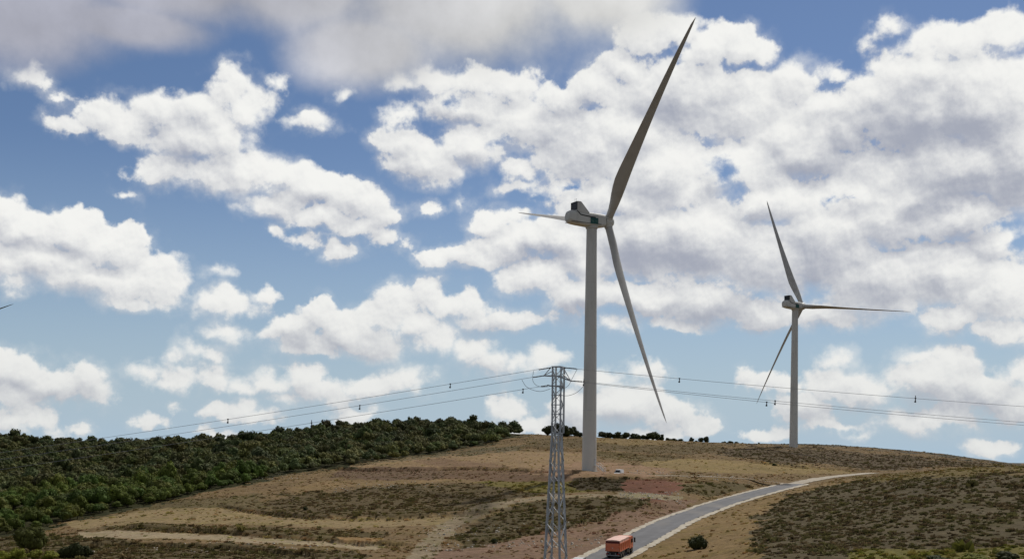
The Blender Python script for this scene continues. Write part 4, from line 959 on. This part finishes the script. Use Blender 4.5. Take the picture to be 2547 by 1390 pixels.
# ================================================================== vehicles
def wheel(par, x, y, z, r, w, name='wheel', dual=False):
    """axle along y"""
    e = MB(); n = 28
    prof = [(-w / 2, r * .62), (-w / 2, r * .9), (-w / 2 + .04, r), (w / 2 - .04, r), (w / 2, r * .9), (w / 2, r * .62)]
    rings = [[(x + rr_ * math.cos(2 * math.pi * k / n), y + o_, z + rr_ * math.sin(2 * math.pi * k / n)) for k in range(n)] for o_, rr_ in prof]
    root = newobj(name, None, par, (x, y, z)); root.empty_display_size = .1
    rings = [[Vector(p) - Vector((x, y, z)) for p in r_] for r_ in rings]
    MB().loft(rings, cap=False).build('tyre', M['tyre'], root, True, autos=50)
    q = [(-w / 2 + .05, r * .62), (-w / 2 + .06, r * .5), (-w * .1, r * .42), (-w * .1, r * .16), (-w / 2 + .02, r * .14)]
    s = 1 if y < 0 else -1
    MB().loft([[(rr_ * math.cos(2 * math.pi * k / n), o_ * s, rr_ * math.sin(2 * math.pi * k / n)) for k in range(n)] for o_, rr_ in q]).build('rim', M['rim'], root, True)
    return root
def truck(loc, heading, pitch):
    """x forward; rear of the body at x=0"""
    T = newobj('tipper_truck', None, None, loc); T.rotation_euler = (0, -pitch, heading); tag(T, 'orange tipper truck seen from behind, driving up the asphalt road', 'truck')
    bd = MB(); W2 = 1.25; zb, zt = 1.22, 2.62
    side = [(0, zb), (5.6, zb + .12), (5.75, zt), (0.05, zt)]
    bd.loft([[(x, y, z) for x, z in [(.12, zb), (5.6, zb), (5.8, zt), (0, zt)]] for y in (-W2, W2)])
    for sy in (-1, 1):
        for x in (.08, 1.2, 2.3, 3.4, 4.5, 5.55): bd.box((x + .05, sy * (W2 + .035), (zb + zt) / 2), (.12, .07, zt - zb - .05))
        bd.box((2.9, sy * (W2 + .04), zt - .03), (5.7, .09, .12)); bd.box((2.9, sy * (W2 + .03), zb + .06), (5.5, .07, .14))
    body = bd.build('tipper_body', M['orange'], T)
    sb = MB()
    for sy in (-1, 1):
        sb.box((2.95, sy * (W2 - .02), 2.86), (5.7, .06, .42))
        for x in (.2, 1.6, 3.0, 4.4, 5.6): sb.box((x, sy * (W2 + .02), 2.85), (.09, .05, .42))
    sb.box((5.78, 0, 2.86), (.06, 2.46, .42)); sb.box((.1, 0, 3.04), (.08, 2.5, .08)); sb.build('sideboard', M['tarp'], T)
    tg = MB(); tg.box((-.06, 0, 1.95), (.08, 2.44, 1.28))
    for z in (1.36, 2.06, 2.52): tg.box((-.13, 0, z), (.07, 2.4, .10))
    for y in (-1.17, 1.17): tg.box((-.13, y, 1.95), (.09, .12, 1.3))
    tgo = tg.build('tailgate', M['orange'], T)
    em = MB(); 
    for a_, b_ in (((-.16, 1.92), (.14, 1.62)), ((.16, 1.92), (-.14, 1.62))): em.bar((-.115, a_[0], a_[1]), (-.115, b_[0], b_[1]), .10, .03)
    em.box((-.115, 0, 1.90), (.03, .22, .10)); em.build('emblem', M['tarp'], tgo)
    MB().box((.02, 0, 2.80), (.10, 2.36, .34)).build('load_opening', M['orange_d'], T)
    cv = MB(); rings = []
    for x, hh in ((.02, .0), (1.4, .05), (2.9, .02), (4.4, .06), (5.82, .0)):
        rings.append([(x, y, 3.07 + hh + .13 * (1 - (y / 1.27) ** 2)) for y in np.linspace(-1.27, 1.27, 9)] + [(x, 1.27, 3.0), (x, -1.27, 3.0)])
    cv.loft(rings).build('tarpaulin', M['tarp'], T)
    ch = MB(); ch.box((3.9, -.45, .95), (7.6, .12, .3)).box((3.9, .45, .95), (7.6, .12, .3)).box((.3, 0, .95), (.12, 1.2, .3)).box((3.9, 0, 1.14), (7.2, .9, .08)); ch.box((5.0, -1.0, .75), (1.3, .45, .55)); ch.box((5.0, 1.0, .75), (1.3, .45, .55))
    for x in (1.1, 2.45, 5.95, 7.6): ch.box((x, 0, .52), (.16, 2.0, .16))
    ch.build('chassis', M['chassis'], T)
    ub = MB().box((-.02, 0, .58), (.12, 2.36, .13)); ub.box((.1, -.5, .75), (.1, .08, .4)); ub.box((.1, .5, .75), (.1, .08, .4)); ub.build('underrun_bar', M['mudguard'], T)
    for y in (-1.0, 1.0): MB().box((-.1, y, .82), (.06, .36, .14)).build('tail_light', M['redlamp'], T)
    for sy in (-1, 1):
        for x in (1.1, 2.45):
            wheel(T, x, sy * 1.0, .52, .52, .5)
            g = MB(); pts = [(x + .62 * math.cos(t_), .66 * math.sin(t_) + .52) for t_ in np.linspace(R(8), R(172), 9)]
            g.loft([[(p[0], sy * yy_, p[1] + dz) for yy_, dz in ((.78, 0), (1.27, 0), (1.27, .03), (.78, .03))] for p in pts]).build('mudguard', M['mudguard'], T)
        for x in (5.95, 7.6): wheel(T, x, sy * 1.08, .52, .52, .32)
        for x in (.42,): MB().box((x, sy * 1.02, .62), (.03, .46, .5)).build('mud_flap', M['chassis'], T)
    cab = MB(); prof = [(6.15, .95), (8.25, .75), (8.4, 1.6), (8.2, 2.75), (7.9, 2.95), (6.2, 2.95)]
    cab.loft([[(x, y * k_, z) for x, z in prof] for y, k_ in ((-1.25, .97), (-1.2, 1.03), (1.2, 1.03), (1.25, .97))]); cb = cab.build('cab', M['orange'], T, bevel=.03)
    MB().box((8.33, 0, 2.15), (.06, 2.2, .85), Matrix.Rotation(R(-10), 3, 'Y')).build('windscreen', M['glass'], cb)
    for sy in (-1, 1):
        MB().box((7.55, sy * 1.245, 2.15), (.95, .03, .7)).build('side_window', M['glass'], cb)
        MB().box((8.25, sy * 1.52, 2.2), (.16, .26, .85)).bar((8.2, sy * 1.2, 2.6), (8.25, sy * 1.5, 2.55), .05).build('mirror', M['chassis'], cb)
        MB().box((8.36, sy * .95, 1.05), (.08, .35, .2)).build('headlight', M['lamp'], cb)
    MB().box((6.0, 0, 2.1), (.25, 2.3, 1.7)).build('air_intake', M['chassis'], T)
    return T
dirv = Vector((.40, .917)); tq = at(1524, 1391, 192.5)
tk = truck((tq.x, tq.y, segdist(np.array([tq.x]), np.array([tq.y]), ROADC)[1][0] + .045), math.atan2(.927, .375), R(3.2))

def car(name, loc, heading, prof, greenh, W, wb, r, label, cat, front_glass, rear_glass, sidewin, grille=True, pitch=0):
    """x forward. prof: side outline of the lower body; greenh: outline of the glasshouse (narrower)"""
    T = newobj(name, None, None, loc); T.rotation_euler = (0, -pitch, heading); tag(T, label, cat)
    hw = W / 2; xs = [p[0] for p in prof]
    lo = MB().loft([[(x, y, z) for x, z in [(q[0] * k_, q[1]) for q in prof]] for y, k_ in ((-hw, .955), (-hw + .09, 1), (hw - .09, 1), (hw, .955))]).build('body', M['white'], T, True, autos=28)
    rf = MB().loft([[(x, y * (1 - .11 * (z - greenh[0][1])), z) for x, z in greenh] for y in (-hw + .05, hw - .05)]).build('cabin', M['white'], lo, True, autos=28)
    for pts, nm in ((front_glass, 'windscreen'), (rear_glass, 'rear_window')):
        (x0, z0), (x1, z1) = pts; n = Vector((z1 - z0, 0, x0 - x1)).normalized(); n = n if (n.x > 0) == (nm == 'windscreen') else -n
        k0, k1 = (1 - .11 * (z0 - greenh[0][1])) * (hw - .13), (1 - .11 * (z1 - greenh[0][1])) * (hw - .16); o_ = n * .015
        v = [Vector((x0, -k0, z0)) + o_, Vector((x0, k0, z0)) + o_, Vector((x1, k1, z1)) + o_, Vector((x1, -k1, z1)) + o_]; v += [p - n * .03 for p in v]
        MB().add(v, [(0, 1, 2, 3), (7, 6, 5, 4), (0, 4, 5, 1), (1, 5, 6, 2), (2, 6, 7, 3), (3, 7, 4, 0)]).build(nm, M['glass'], rf)
    for win in sidewin:
        for sy in (-1, 1):
            v = []
            for off in (.012, -.02):
                for x, z in win: v.append((x, sy * ((hw - .05) * (1 - .11 * (z - greenh[0][1])) + off), z))
            m_ = len(win); MB().add(v, [tuple(range(m_)), tuple(range(2 * m_ - 1, m_ - 1, -1))] + [(i, (i + 1) % m_, m_ + (i + 1) % m_, m_ + i) for i in range(m_)]).build('side_window', M['glass'], rf)
    x1, x0 = max(xs), min(xs)
    for sy in (-1, 1):
        for x in wb: wheel(T, x, sy * (hw - .12), r, r, .22)
        MB().box((x1 - .06, sy * (hw - .32), .78), (.16, .38, .16)).build('headlight', M['lamp'], T)
        MB().box((x0 + .03, sy * (hw - .2), .95), (.12, .2, .3)).build('tail_light', M['redlamp'], T)
        MB().box((front_glass[0][0] - .35, sy * (hw + .12), front_glass[0][1] + .08), (.12, .2, .17)).build('mirror', M['chassis'], T)
    if grille: MB().box((x1 + .005, 0, .46), (.07, W * .86, .46)).box((x1 - .02, 0, .72), (.07, W * .45, .12)).build('grille', M['chassis'], T)
    return T
vq = at(1539, 1181, 351.0); vz = gz(vq.x, vq.y)
car('white_van', (vq.x, vq.y, segdist(np.array([vq.x]), np.array([vq.y]), TRACKC)[1][0] - .02), math.atan2(-.9, -.43),
    [(-2.1, .30), (2.05, .24), (2.2, .5), (2.15, .85), (1.25, 1.08), (-2.15, 1.12), (-2.2, .6)], [(1.35, 1.05), (.6, 1.92), (.3, 2.02), (-2.0, 2.02), (-2.12, 1.8), (-2.16, 1.08)], 1.9, (-1.35, 1.35), .33,
    'small white van parked facing the camera at the foot of the near turbine', 'van', ((1.30, 1.12), (.66, 1.86)), ((-2.15, 1.15), (-2.1, 1.6)), [[(1.05, 1.12), (.35, 1.12), (.35, 1.82), (.55, 1.82)]])
cq = at(1443, 1410, 183.0); cz = segdist(np.array([cq.x]), np.array([cq.y]), ROADC)[1][0]
car('white_car', (cq.x, cq.y, cz + .035), math.atan2(.94, .34),
    [(-2.05, .30), (2.1, .26), (2.2, .55), (2.05, .80), (1.1, .93), (-1.95, .98), (-2.15, .7)], [(1.15, .90), (.45, 1.38), (.1, 1.47), (-1.0, 1.47), (-1.5, 1.36), (-2.0, .96)], 1.8, (-1.3, 1.35), .32,
    'white car following the orange truck, only its roof showing at the bottom edge', 'car', ((1.12, .95), (.5, 1.36)), ((-1.95, 1.0), (-1.52, 1.33)), [[(.95, .98), (.15, .98), (.15, 1.4), (.4, 1.36)], [(.08, .98), (-1.55, .98), (-1.3, 1.34), (.08, 1.4)]], pitch=R(1.5))
# small white marker post on the platform edge
q = gat(1585, 1176, 361)
MB().tube([(0, 0, -.2), (0, 0, .95)], .11, 10).tube([(0, 0, .95), (0, 0, 1.1)], [.11, .05], 10).build('marker_post', M['white'], None, True, loc=q); tag(bpy.data.objects['marker_post'], 'short white marker post on the platform right of the van', 'post')
